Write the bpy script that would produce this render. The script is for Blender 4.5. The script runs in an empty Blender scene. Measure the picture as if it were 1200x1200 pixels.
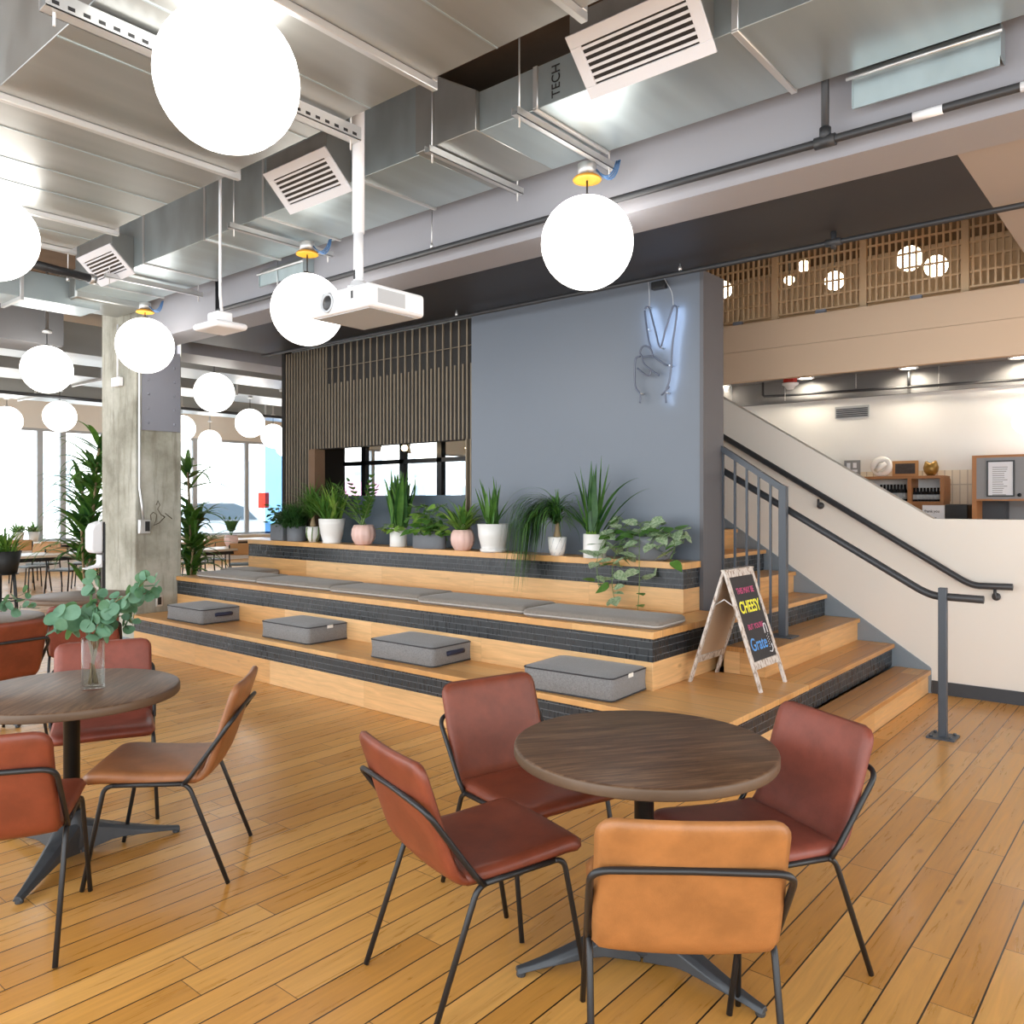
import bpy, bmesh, math, random
from mathutils import Vector, Matrix
R = random.Random(7)
PI = math.pi
SC = bpy.context.scene
COL = SC.collection
# ------------------------------------------------------------------ camera maths (the photograph taken as 1200 x 1200)
FPX, CX, CY, EYE = 953.0, 600.0, 587.0, 1.58
YAW = math.atan(797 / 953.0)
FW = Vector((-math.sin(YAW), math.cos(YAW), 0)); RT = Vector((math.cos(YAW), math.sin(YAW), 0))
def P(px, py, **k):
    """point of the place seen at (px, py) on the plane x=, y=, z= or at distance d= in front of the eye"""
    d = FW + RT * ((px - CX) / FPX) + Vector((0, 0, (CY - py) / FPX))
    if 'z' in k: t = (k['z'] - EYE) / d.z
    elif 'y' in k: t = k['y'] / d.y
    elif 'x' in k: t = k['x'] / d.x
    else: t = k['d']
    return Vector((0, 0, EYE)) + d * t
# ------------------------------------------------------------------ mesh helpers
def box(bm, x0, x1, y0, y1, z0, z1, mi=0, M=None):
    v = [Vector((x, y, z)) for z in (z0, z1) for y in (y0, y1) for x in (x0, x1)]
    if M: v = [M @ p for p in v]
    v = [bm.verts.new(p) for p in v]
    for f in ((0, 2, 3, 1), (4, 5, 7, 6), (0, 1, 5, 4), (2, 6, 7, 3), (0, 4, 6, 2), (1, 3, 7, 5)):
        bm.faces.new([v[i] for i in f]).material_index = mi
def tube(bm, pts, r, n=8, mi=0, closed=False, cap=True):
    pts = [Vector(p) for p in pts]
    N = len(pts); rings = []
    up = None
    for i, p in enumerate(pts):
        a = pts[(i - 1) % N] if (closed or i) else p
        b = pts[(i + 1) % N] if (closed or i < N - 1) else p
        t = (b - a)
        if t.length < 1e-9: t = Vector((0, 0, 1))
        t.normalize()
        if up is None:
            up = Vector((0, 0, 1)) if abs(t.z) < .9 else Vector((1, 0, 0))
        u = t.cross(up)
        if u.length < 1e-6: u = t.cross(Vector((0.3, 1, 0.1)))
        u.normalize(); up = u.cross(t).normalized()
        rr = r[i] if isinstance(r, (list, tuple)) else r
        rings.append([bm.verts.new(p + (u * math.cos(2 * PI * k / n) + up * math.sin(2 * PI * k / n)) * rr) for k in range(n)])
    for i in range(N if closed else N - 1):
        A, B = rings[i], rings[(i + 1) % N]
        for k in range(n):
            f = bm.faces.new((A[k], A[(k + 1) % n], B[(k + 1) % n], B[k])); f.material_index = mi; f.smooth = True
    if cap and not closed:
        bm.faces.new(rings[0][::-1]).material_index = mi; bm.faces.new(rings[-1]).material_index = mi
def lathe(bm, prof, n=32, c=(0, 0, 0), mi=0, flute=None, sx=1, sy=1):
    rings = []
    for r, z in prof:
        ring = []
        for k in range(n):
            a = 2 * PI * k / n
            q = r * (1 + (flute[1] * (abs(math.sin(a * flute[0] / 2)) - .5) if flute else 0))
            ring.append(bm.verts.new((c[0] + q * math.cos(a) * sx, c[1] + q * math.sin(a) * sy, c[2] + z)))
        rings.append(ring)
    for A, B in zip(rings, rings[1:]):
        for k in range(n):
            f = bm.faces.new((A[k], A[(k + 1) % n], B[(k + 1) % n], B[k])); f.material_index = mi; f.smooth = True
    if prof[0][0] > 1e-5: bm.faces.new(rings[0][::-1]).material_index = mi
    if prof[-1][0] > 1e-5: bm.faces.new(rings[-1]).material_index = mi
def prism(bm, poly, a0, a1, axis='y', mi=0):
    """poly of 2-D points pushed from a0 to a1 along an axis (y: points are x,z; x: points are y,z; z: points are x,y)"""
    def mk(p, a): return {'y': (p[0], a, p[1]), 'x': (a, p[0], p[1]), 'z': (p[0], p[1], a)}[axis]
    A = [bm.verts.new(mk(p, a0)) for p in poly]; B = [bm.verts.new(mk(p, a1)) for p in poly]
    n = len(poly)
    bm.faces.new(A).material_index = mi; bm.faces.new(B[::-1]).material_index = mi
    for k in range(n):
        bm.faces.new((A[k], B[k], B[(k + 1) % n], A[(k + 1) % n])).material_index = mi
def sphere(bm, c, r, n=32, mi=0):
    m = n // 2
    lathe(bm, [(max(1e-4, r * math.sin(PI * i / m)), -r * math.cos(PI * i / m)) for i in range(m + 1)], n, c, mi)
def NB(): return bmesh.new()
def obj(name, bm, mats, parent=None, loc=(0, 0, 0), bevel=0, smooth=False, segs=2, sub=0):
    bmesh.ops.recalc_face_normals(bm, faces=bm.faces)
    me = bpy.data.meshes.new(name); bm.to_mesh(me); bm.free()
    for m in (mats if isinstance(mats, (list, tuple)) else [mats]): me.materials.append(m)
    if smooth:
        for p in me.polygons: p.use_smooth = True
    o = bpy.data.objects.new(name, me); COL.objects.link(o)
    o.location = loc
    if parent: o.parent = parent
    if bevel:
        b = o.modifiers.new('bevel', 'BEVEL'); b.width = bevel; b.segments = segs; b.limit_method = 'ANGLE'; b.angle_limit = .7
        b.harden_normals = False
        for p in me.polygons: p.use_smooth = True
        me.set_sharp_from_angle(angle=.6)
    if sub:
        s = o.modifiers.new('sub', 'SUBSURF'); s.levels = sub; s.render_levels = sub
    return o
def thing(name, label, cat, loc=(0, 0, 0), rz=0, group=None):
    o = bpy.data.objects.new(name, None); COL.objects.link(o)
    o.empty_display_size = .1
    o.location = loc; o.rotation_euler = (0, 0, rz)
    return tag(o, label, cat, group)
def tag(o, label, cat, group=None):
    o['label'] = label; o['category'] = cat
    if group: o['group'] = group
    return o
def struct(name, bm, m, parent=None, **k):
    o = obj(name, bm, m, parent, **k); 
    if not parent: o['kind'] = 'structure'
    return o
def dup(root, loc, rz, label, group=None):
    r = root.copy(); COL.objects.link(r); r.location = loc; r.rotation_euler = (0, 0, rz)
    r['label'] = label
    if group: r['group'] = group
    for ch in list(root.children):
        c = ch.copy(); COL.objects.link(c); c.parent = r
        for g in list(ch.children):
            d = g.copy(); COL.objects.link(d); d.parent = c
    return r
def bx(name, m, x0, x1, y0, y1, z0, z1, parent=None, bevel=0, M=None):
    b = NB(); box(b, x0, x1, y0, y1, z0, z1, 0, M); return obj(name, b, m, parent, bevel=bevel)
def arc(p0, p1, p2, n=8):
    p0, p1, p2 = Vector(p0), Vector(p1), Vector(p2)
    return [p0 * (1 - t) ** 2 + p1 * 2 * t * (1 - t) + p2 * t * t for t in [i / n for i in range(n + 1)]]
# ------------------------------------------------------------------ materials
def srgb(r, g, b):
    f = lambda c: ((c / 255) / 12.92 if c / 255 <= .04045 else ((c / 255 + .055) / 1.055) ** 2.4)
    return (f(r), f(g), f(b), 1)
class NT:
    def __init__(s, name):
        s.m = bpy.data.materials.new(name); s.m.use_nodes = True
        s.t = s.m.node_tree; s.p = s.t.nodes['Principled BSDF']; s.out = s.t.nodes['Material Output']
    def n(s, typ, ins=None, **props):
        nd = s.t.nodes.new('ShaderNode' + typ)
        for k, v in props.items(): setattr(nd, k, v)
        for k, v in (ins or {}).items(): s.set(nd.inputs[k], v)
        return nd
    def set(s, sock, v):
        if isinstance(v, bpy.types.NodeSocket): s.t.links.new(v, sock)
        elif isinstance(v, bpy.types.Node): s.t.links.new(v.outputs[0], sock)
        else: sock.default_value = v
    def math(s, op, a, b=0.0, c=0.0):
        return s.n('Math', {0: a, 1: b, 2: c}, operation=op).outputs[0]
    def mix(s, fac, a, b, mode='MIX'):
        nd = s.n('Mix', None, data_type='RGBA', blend_type=mode)
        s.set(nd.inputs[0], fac); s.set(nd.inputs[6], a); s.set(nd.inputs[7], b)
        return nd.outputs[2]
    def ramp(s, fac, stops):
        nd = s.n('ValToRGB', {0: fac}); el = nd.color_ramp.elements
        while len(el) < len(stops): el.new(.5)
        for e, (p, c) in zip(el, stops): e.position = p; e.color = c if len(c) == 4 else (*c, 1)
        return nd.outputs[0]
    def P(s, **k):
        names = dict(color='Base Color', rough='Roughness', metal='Metallic', coat='Coat Weight', coatr='Coat Roughness', normal='Normal', spec='Specular IOR Level',
                     emit='Emission Color', emits='Emission Strength', trans='Transmission Weight', ior='IOR', sheen='Sheen Weight', sss='Subsurface Weight', aniso='Anisotropic')
        for a, v in k.items(): s.set(s.p.inputs[names[a]], v)
    def bump(s, h, strength=.3, dist=.01):
        return s.n('Bump', {'Height': h, 'Strength': strength, 'Distance': dist}).outputs[0]
    def coord(s, which='Object', scale=(1, 1, 1)):
        src = s.n('NewGeometry').outputs['Position'] if which == 'World' else s.n('TexCoord').outputs[which]
        return s.n('Mapping', {'Vector': src, 'Scale': scale}).outputs[0]
    def noise(s, vec, scale=5, detail=4, rough=.5, out=0):
        return s.n('TexNoise', {'Vector': vec, 'Scale': scale, 'Detail': detail, 'Roughness': rough}).outputs[out]
def plain(name, c, rough=.5, metal=0, var=.06, scale=6, bump=0, bscale=60, coord='Object', **k):
    t = NT(name); v = t.coord(coord)
    col = t.mix(t.noise(v, scale), tuple(x * (1 - var) for x in c[:3]) + (1,), tuple(min(1, x * (1 + var)) for x in c[:3]) + (1,))
    t.P(color=col, rough=rough, metal=metal, **k)
    if bump: t.P(normal=t.bump(t.noise(v, bscale, 6), bump, .004))
    return t.m
def planks(name, u, v, w, length, c0, c1, c2, gap=.004, gapc=(.03, .015, .006, 1), rough=.35, coat=0, knots=True, grain=.35, bump=.25):
    """boards along u ('X','Y' or 'XY' = x+y), rows across v ('X','Y','Z')"""
    t = NT(name)
    sp = t.n('SeparateXYZ', {0: t.n('NewGeometry').outputs['Position']})
    ax = {'X': sp.outputs[0], 'Y': sp.outputs[1], 'Z': sp.outputs[2]}
    ax['XY'] = t.math('ADD', ax['X'], ax['Y'])
    U, V = ax[u], ax[v]
    vw = t.math('DIVIDE', V, w); row = t.math('FLOOR', vw); fv = t.math('FRACT', vw)
    rr = t.n('TexWhiteNoise', {'W': row}, noise_dimensions='1D').outputs[0]
    s = t.math('ADD', t.math('DIVIDE', U, length), t.math('MULTIPLY', rr, 9.7))
    col = t.math('FLOOR', s); fs = t.math('FRACT', s)
    idv = t.n('CombineXYZ', {0: row, 1: col, 2: 0.0}).outputs[0]
    wn = t.n('TexWhiteNoise', {'Vector': idv}, noise_dimensions='3D')
    base = t.ramp(wn.outputs[0], [(0, c0), (.5, c1), (1, c2)])
    off = t.n('VectorMath', {0: wn.outputs[1], 1: (40, 40, 40)}, operation='MULTIPLY').outputs[0]
    gv = t.n('VectorMath', {0: t.n('CombineXYZ', {0: t.math('MULTIPLY', U, 1.6), 1: t.math('MULTIPLY', V, 22), 2: 0.0}).outputs[0], 1: off}, operation='ADD').outputs[0]
    g = t.n('TexNoise', {'Vector': gv, 'Scale': 1.6, 'Detail': 6, 'Roughness': .62, 'Distortion': .8}).outputs[0]
    gm = t.n('MapRange', {0: g, 1: .3, 2: .75, 3: 1 - grain, 4: 1 + grain * .35}).outputs[0]
    cc = t.mix(1.0, base, gm, 'MULTIPLY')
    if knots:
        kv = t.n('VectorMath', {0: t.n('CombineXYZ', {0: t.math('MULTIPLY', U, 3.2), 1: t.math('MULTIPLY', V, 7), 2: 0.0}).outputs[0], 1: off}, operation='ADD').outputs[0]
        kn = t.n('TexVoronoi', {'Vector': kv, 'Scale': .8}).outputs[0]
        km = t.n('MapRange', {0: kn, 1: .02, 2: .10, 3: .5, 4: 0.0}).outputs[0]
        cc = t.mix(km, cc, (c0[0] * .28, c0[1] * .22, c0[2] * .2, 1))
    e1 = t.math('LESS_THAN', fv, gap / w); e2 = t.math('LESS_THAN', fs, gap * .6 / length)
    e = t.math('MAXIMUM', e1, t.math('MULTIPLY', e2, .75))
    cc = t.mix(e, cc, gapc)
    t.P(color=cc, rough=t.n('MapRange', {0: g, 1: .3, 2: .7, 3: rough * .85, 4: rough * 1.2}).outputs[0], coat=coat, coatr=.15)
    h = t.math('SUBTRACT', t.math('MULTIPLY', g, .25), t.math('MULTIPLY', e, 1.0))
    t.P(normal=t.bump(h, bump, .004))
    return t.m
def mk_mats():
    M = {}
    S = srgb
    M['floor'] = planks('floor_oak', 'Y', 'X', .128, 1.05, S(198, 140, 64), S(210, 153, 76), S(222, 168, 92), gap=.0058, gapc=(.012, .006, .003, 1), rough=.3, coat=.12, grain=.2)
    M['tread'] = planks('oak_tread', 'X', 'Y', .22, 1.6, S(205, 150, 88), S(222, 168, 104), S(230, 182, 120), gap=.002, gapc=(.2, .1, .04, 1), rough=.33, coat=.1, grain=.25)
    M['stread'] = planks('oak_stair_tread', 'Y', 'X', .14, 1.3, S(196, 138, 76), S(212, 158, 94), S(222, 172, 108), gap=.003, gapc=(.1, .05, .02, 1), rough=.35, coat=.1, grain=.3)
    M['riser'] = planks('oak_riser', 'XY', 'Z', 10.0, 1.25, S(214, 163, 104), S(226, 178, 120), S(236, 194, 140), gap=.002, gapc=(.25, .13, .06, 1), rough=.4, grain=.25)
    # dark finger tiles
    t = NT('black_finger_tile')
    sp = t.n('SeparateXYZ', {0: t.n('NewGeometry').outputs['Position']})
    u = t.math('DIVIDE', t.math('ADD', sp.outputs[0], sp.outputs[1]), .0125); v = t.math('DIVIDE', sp.outputs[2], .0455)
    fu, fv = t.math('FRACT', u), t.math('FRACT', v)
    wn = t.n('TexWhiteNoise', {'Vector': t.n('CombineXYZ', {0: t.math('FLOOR', u), 1: t.math('FLOOR', v), 2: 0.0}).outputs[0]}, noise_dimensions='3D').outputs[0]
    c = t.ramp(wn, [(0, (.015, .018, .022)), (.6, (.016, .020, .024)), (1, (.019, .023, .027))])
    gu = t.math('LESS_THAN', fu, .14); gv = t.math('LESS_THAN', fv, .07)
    c = t.mix(gu, c, (.032, .037, .042, 1)); c = t.mix(gv, c, (.16, .175, .19, 1))
    g = t.math('MAXIMUM', gu, gv)
    t.P(color=c, rough=t.n('MapRange', {0: wn, 3: .22, 4: .45}).outputs[0], normal=t.bump(t.math('SUBTRACT', t.math('MULTIPLY', wn, .6), g), .35, .003)); M['tile'] = t.m
    M['blue'] = plain('slate_blue_paint', S(104, 113, 125), .42, var=.03, scale=2, bump=.05, bscale=150)
    M['bluedk'] = plain('blue_grey_panel', S(70, 84, 96), .45, var=.03)
    M['skirt'] = plain('blue_grey_skirt_paint', S(132, 143, 152), .5, var=.03)
    M['cream'] = plain('cream_paint', S(234, 229, 220), .6, var=.02, scale=2)
    M['tan'] = plain('tan_warm_lit', S(208, 184, 158), .6, var=.02, scale=2)  # warm lamp light on the fascia is put into this tan colour
    M['white'] = plain('white_paint', S(236, 236, 234), .6, var=.015, scale=2)
    M['beamgrey'] = plain('grey_beam_paint', S(158, 158, 164), .5, var=.025, scale=2)
    M['beigesoffit'] = plain('beige_soffit_paint', S(170, 162, 157), .6, var=.02, scale=2)
    M['charcoal'] = plain('charcoal_soffit_paint', S(52, 52, 56), .5, var=.05, scale=2)
    M['deck'] = plain('brown_concrete_deck', S(112, 92, 74), .85, var=.3, scale=3, bump=.4, bscale=20)
    M['greyband'] = plain('mid_grey_paint', S(120, 120, 122), .6, var=.03)
    M['base'] = plain('dark_skirting', S(62, 66, 72), .5, var=.05)
    M['wallside'] = plain('dark_grey_wall_end', S(92, 92, 96), .5, var=.04)
    t = NT('raw_concrete'); v = t.coord('Object')
    n1 = t.noise(v, 1.6, 8, .65); n2 = t.noise(t.coord('Object', (5, 5, .7)), 2.5, 6, .6); n3 = t.noise(v, 40, 4)
    c = t.ramp(n1, [(.3, S(130, 128, 114)), (.5, S(172, 171, 158)), (.7, S(202, 202, 192))])
    c = t.mix(t.n('MapRange', {0: n2, 1: .52, 2: .7, 3: 0.0, 4: .55}).outputs[0], c, S(104, 98, 82))
    t.P(color=c, rough=.8, normal=t.bump(t.math('ADD', n1, t.math('MULTIPLY', n3, .4)), .4, .01)); M['concrete'] = t.m
    def galv(name, c, rough, vs=5):
        t = NT(name); v = t.coord('Object')
        n1 = t.noise(t.n('Mapping', {'Vector': v, 'Scale': (2.2, .25, 1.2)}).outputs[0], vs * .5, 2, .5)
        cc = t.mix(t.n('MapRange', {0: n1, 1: .35, 2: .65}).outputs[0], tuple(x * .84 for x in c[:3]) + (1,), c)
        t.P(color=cc, metal=.72, rough=t.n('MapRange', {0: n1, 1: .35, 2: .65, 3: rough * .9, 4: rough * 1.15}).outputs[0])
        return t.m
    M['galv'] = galv('galvanised_sheet', (.42, .43, .415, 1), .33)
    M['galv2'] = galv('galvanised_sheet_teal_sheen', (.50, .58, .60, 1), .33)  # teal tint imitates cool window light reflected in the duct sides
    M['strut'] = galv('galvanised_channel', (.74, .75, .75, 1), .38)
    M['black'] = plain('black_powder_coat', (.012, .013, .015, 1), .38, var=.1)
    M['blackpipe'] = plain('black_pipe_paint', (.03, .032, .036, 1), .45, var=.2)
    M['iron'] = plain('cast_iron_grey', (.055, .062, .07, 1), .45, metal=.3, var=.25, scale=14, bump=.12)
    M['steelpaint'] = plain('blue_grey_steel_paint', S(70, 77, 86), .4, var=.05)
    M['railblack'] = plain('charcoal_rail_paint', S(56, 58, 62), .4, var=.05)
    M['plate'] = plain('grey_steel_plate', S(140, 142, 152), .5, var=.04)
    M['wplastic'] = plain('white_plastic', S(238, 239, 242), .35, var=.01)
    M['gplastic'] = plain('pale_grey_plastic', S(180, 184, 188), .45, var=.02)
    M['dkplastic'] = plain('dark_plastic', (.02, .02, .022, 1), .3, var=.05)
    M['grille'] = plain('white_grille_enamel', S(232, 234, 240), .35, var=.01)
    M['yellow'] = plain('yellow_canopy_enamel', S(226, 158, 48), .35, var=.04)
    M['bluecable'] = plain('blue_cable_jacket', S(70, 110, 156), .4)
    M['redpaint'] = plain('red_plastic', S(190, 52, 40), .4)
    M['neonlit'] = plain('lit_neon_tube', (.8, .85, 1, 1), .3, emit=(.55, .72, 1, 1), emits=9)
    M['neondk'] = plain('black_blocked_tube', (.10, .12, .17, 1), .15)
    def leather(name, c, var=.16):
        t = NT(name); v = t.coord('Object'); n1 = t.noise(v, 9, 5, .6); n2 = t.n('TexVoronoi', {'Vector': v, 'Scale': 260.0}).outputs[0]
        cc = t.mix(t.n('MapRange', {0: n1, 1: .35, 2: .65}).outputs[0], tuple(x * (1 - var) for x in c[:3]) + (1,), tuple(min(1, x * (1 + var)) for x in c[:3]) + (1,))
        t.P(color=cc, rough=.42, spec=.5, normal=t.bump(t.math('ADD', n2, t.math('MULTIPLY', n1, 1.5)), .12, .003)); return t.m
    M['rust'] = leather('rust_leather', S(120, 58, 38)); M['deepred'] = leather('deep_red_leather', S(130, 66, 52))
    M['orange'] = leather('orange_tan_leather', S(158, 106, 60)); M['brown'] = leather('brown_tan_leather', S(146, 96, 60))
    t = NT('dark_table_wood'); v = t.coord('Object', (1.2, 14, 14)); g = t.n('TexNoise', {'Vector': v, 'Scale': 3.2, 'Detail': 8, 'Roughness': .68, 'Distortion': .6}).outputs[0]
    c = t.ramp(g, [(.3, S(58, 39, 26)), (.5, S(90, 64, 45)), (.72, S(132, 102, 76))])
    t.P(color=c, rough=.42, normal=t.bump(g, .2, .003)); M['tabletop'] = t.m
    M['tabedge'] = plain('worn_table_edge', S(100, 80, 62), .5, var=.15, scale=20)
    def fabric(name, c, sc=420):
        t = NT(name); v = t.coord('Object')
        a = t.noise(t.n('Mapping', {'Vector': v, 'Scale': (sc, sc * .25, sc)}).outputs[0], 1, 2); b = t.noise(t.n('Mapping', {'Vector': v, 'Scale': (sc * .25, sc, sc * .25)}).outputs[0], 1, 2)
        w = t.math('MULTIPLY', t.math('ADD', a, b), .5)
        t.P(color=t.mix(t.n('MapRange', {0: w, 1: .35, 2: .65}).outputs[0], tuple(x * .72 for x in c[:3]) + (1,), tuple(min(1, x * 1.25) for x in c[:3]) + (1,)), rough=.9, sheen=.2, normal=t.bump(w, .3, .002)); return t.m
    M['cush'] = fabric('grey_woven_fabric', S(128, 128, 129)); M['pad'] = fabric('warm_grey_fabric', S(128, 121, 113))
    M['piping'] = plain('dark_piping', S(52, 52, 56), .8); M['ppiping'] = plain('pale_piping', S(186, 184, 182), .8)
    M['navy'] = plain('navy_webbing', S(40, 44, 66), .8); M['tagw'] = plain('white_tag', S(238, 236, 230), .8)
    M['slat'] = plain('weathered_batten', S(128, 117, 100), .7, var=.2, scale=4)
    M['slatback'] = plain('dark_brown_board', S(26, 22, 19), .7, var=.25, scale=3)
    M['jamb'] = plain('brown_wood_jamb', S(110, 84, 64), .6, var=.1)
    M['wpot'] = plain('white_glazed_ceramic', S(236, 235, 232), .25, var=.015)
    M['ppot'] = plain('pink_glazed_ceramic', S(232, 196, 186), .3, var=.03)
    M['gpot'] = plain('grey_fibre_clay', S(112, 116, 122), .7, var=.1, bump=.1); M['bpot'] = plain('black_pot', S(36, 38, 40), .6)
    M['soil'] = plain('potting_soil', S(58, 44, 34), .95, var=.3, scale=60, bump=.6)
    def leafm(name, c, c2, sc=14, rough=.42):
        t = NT(name); v = t.coord('Object'); cc = t.mix(t.n('MapRange', {0: t.noise(v, sc, 3), 1: .35, 2: .65}).outputs[0], c, c2)
        t.P(color=cc, rough=rough)
        tr = t.n('BsdfTranslucent', {'Color': t.mix(.5, cc, (.25, .5, .06, 1))}); mx = t.n('MixShader', {0: .25})
        t.t.links.new(t.p.outputs[0], mx.inputs[1]); t.t.links.new(tr.outputs[0], mx.inputs[2]); t.t.links.new(mx.outputs[0], t.out.inputs[0]); return t.m
    M['leaf'] = leafm('mid_green_leaf', S(66, 112, 48), S(96, 142, 62)); M['leafdk'] = leafm('dark_green_leaf', S(36, 78, 42), S(62, 104, 54))
    M['leafyl'] = leafm('yellow_green_leaf', S(104, 148, 58), S(150, 182, 84)); M['leafsil'] = leafm('silver_green_leaf', S(112, 146, 108), S(196, 210, 178), 60)
    M['euc'] = leafm('eucalyptus_leaf', S(74, 118, 92), S(116, 156, 130), 10, .55)
    M['stem'] = plain('brown_stem', S(112, 96, 70), .7); M['gstem'] = plain('green_stem', S(104, 132, 72), .6)
    M['trunk'] = plain('cane_trunk', S(146, 126, 96), .8, var=.2, scale=30)
    t = NT('clear_glass'); t.P(color=(1, 1, 1, 1), rough=.0, trans=1.0, ior=1.45); M['glass'] = t.m
    t = NT('window_glass'); tr = t.n('BsdfTransparent', {0: (.94, .97, .98, 1)}); gl = t.n('BsdfGlossy', {'Roughness': .02}); lw = t.n('LayerWeight', {0: .5}).outputs[1]; mx = t.n('MixShader', {0: t.math('MULTIPLY_ADD', t.math('POWER', lw, 5.0), .9, .03)})
    t.t.links.new(tr.outputs[0], mx.inputs[1]); t.t.links.new(gl.outputs[0], mx.inputs[2]); t.t.links.new(mx.outputs[0], t.out.inputs[0]); M['pane'] = t.m
    t = NT('thin_clear_glass'); tr = t.n('BsdfTransparent', {0: (.97, .99, .98, 1)}); gl = t.n('BsdfGlossy', {'Roughness': .01}); lw = t.n('LayerWeight', {0: .5}).outputs[1]; mx = t.n('MixShader', {0: t.math('MULTIPLY_ADD', t.math('POWER', lw, 3.5), .85, .04)})
    t.t.links.new(tr.outputs[0], mx.inputs[1]); t.t.links.new(gl.outputs[0], mx.inputs[2]); t.t.links.new(mx.outputs[0], t.out.inputs[0]); M['glass'] = t.m
    def emit(name, c, s): return plain(name, c, .4, emit=c, emits=s)
    M['globe'] = emit('lit_opal_globe', (1, .965, .91, 1), 2.3); M['warmglobe'] = emit('lit_warm_globe', (1, .82, .55, 1), 9)
    M['bulb'] = emit('lit_bulb', (1, .72, .4, 1), 12); M['downlight'] = emit('lit_downlight', (1, .9, .75, 1), 14)
    M['chalkboard'] = plain('chalkboard', S(50, 48, 50), .7, var=.2, scale=8); M['hardboard'] = plain('tan_hardboard', S(190, 164, 138), .7, var=.05)
    t = NT('distressed_white_wood'); v = t.coord('Object', (6, 6, 2)); n = t.noise(v, 9, 6, .7); t.P(color=t.ramp(n, [(.38, S(140, 118, 100)), (.5, S(206, 198, 190)), (.7, S(226, 222, 218))]), rough=.75, normal=t.bump(n, .2, .002)); M['distress'] = t.m
    for k, c in dict(chy=(244, 240, 80), chp=(214, 92, 140), chb=(96, 160, 230), chw=(225, 225, 230)).items(): M[k] = plain('chalk_' + {'y': 'yellow', 'p': 'pink', 'b': 'blue', 'w': 'white'}[k[2]], S(*c), .9, var=.1, scale=90)
    M['scratch'] = plain('scratched_dark_mark', S(112, 104, 90), .9)
    M['wood'] = plain('honey_wood', S(190, 140, 88), .5, var=.12, scale=5); M['shelfwood'] = plain('cubby_wood', S(170, 116, 70), .5, var=.12, scale=5)
    M['lattice'] = plain('tan_lattice_paint', S(206, 176, 140), .55, var=.04)
    M['paper'] = plain('white_paper', S(232, 234, 240), .8, var=.01); M['ink'] = plain('black_ink', (.02, .02, .022, 1), .8)
    M['gold'] = plain('bronze_glaze', S(160, 124, 62), .35, metal=.5, var=.15); M['greycab'] = plain('grey_laminate', S(140, 140, 142), .5, var=.02)
    M['bottle'] = plain('dark_bottle', (.012, .014, .018, 1), .15); M['photo'] = plain('dark_photo_print', S(70, 60, 56), .4, var=.6, scale=30)
    t = NT('cream_stacked_tile'); br = t.n('TexBrick', {'Vector': t.n('Mapping', {'Vector': t.n('NewGeometry').outputs['Position'], 'Rotation': (PI / 2, 0, 0)}).outputs[0], 'Color1': S(236, 226, 206), 'Color2': S(230, 218, 196), 'Mortar': S(196, 184, 164), 'Scale': 1.0, 'Mortar Size': .006, 'Brick Width': .075, 'Row Height': .22}, offset=0.0)
    t.P(color=br.outputs[0], rough=.3); M['ctile'] = t.m
    M['greyseat'] = plain('grey_seat', S(120, 132, 136), .5); M['paletop'] = plain('pale_table_laminate', S(214, 198, 178), .35, var=.05)
    M['asphalt'] = plain('pale_asphalt', S(150, 150, 152), .9, var=.1, scale=2, coord='World'); M['fac'] = plain('pale_render', S(232, 233, 236), .8, var=.05, coord='World', scale=.6)
    M['facwin'] = plain('facade_glass', S(178, 192, 206), .15); M['carpaint'] = plain('silver_car_paint', S(168, 180, 192), .25, metal=.4, var=.02); M['carglass'] = plain('car_glass', S(70, 84, 96), .1); M['tyre'] = plain('tyre_rubber', (.03, .03, .03, 1), .8)
    t = NT('tinted_blue_glass'); tr = t.n('BsdfTransparent', {0: (.42, .62, .82, 1)}); t.t.links.new(tr.outputs[0], t.out.inputs[0]); M['bluefilm'] = t.m; M['pinkpaint'] = plain('pink_mural', S(214, 150, 186), .7); M['frontfloor'] = M['floor']
    return M
M = mk_mats()
# ------------------------------------------------------------------ the setting
def S_(name, m, *a, **k):
    o = bx(name, m, *a, **k)
    if not k.get('parent'): o['kind'] = 'structure'
    return o
S_('floor', M['floor'], -20.2, 5, -1.5, 24, -.12, 0)
S_('ceiling', M['deck'], -20.2, 5, -1.5, 4.52, 4.2, 4.35)
S_('ceiling_far', M['white'], -20.2, -8.45, 4.52, 24, 4.2, 4.35)
S_('ceiling_soffit_dark', M['charcoal'], -8.45, -.91, 4.52, 5.66, 3.33, 3.48)
S_('ceiling_soffit_beige', M['beigesoffit'], -.91, 5, 4.52, 7.35, 3.33, 3.48)
S_('ceiling_beam', M['beamgrey'], -9.1, 5, 4.18, 4.52, 3.30, 4.2)
S_('ceiling_beam_cross', M['beamgrey'], -9.7, -9.1, 4.6, 24, 3.32, 4.2)
S_('ceiling_beam_left', M['greyband'], -11.0, -10.3, -1.5, 4.0, 3.42, 4.2)
S_('wall_blue', M['blue'], -5.234, -2.87, 5.66, 5.98, .3, 3.33)
S_('wall_blue_end', M['wallside'], -2.87, -2.84, 5.655, 6.0, .3, 3.33)
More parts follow.
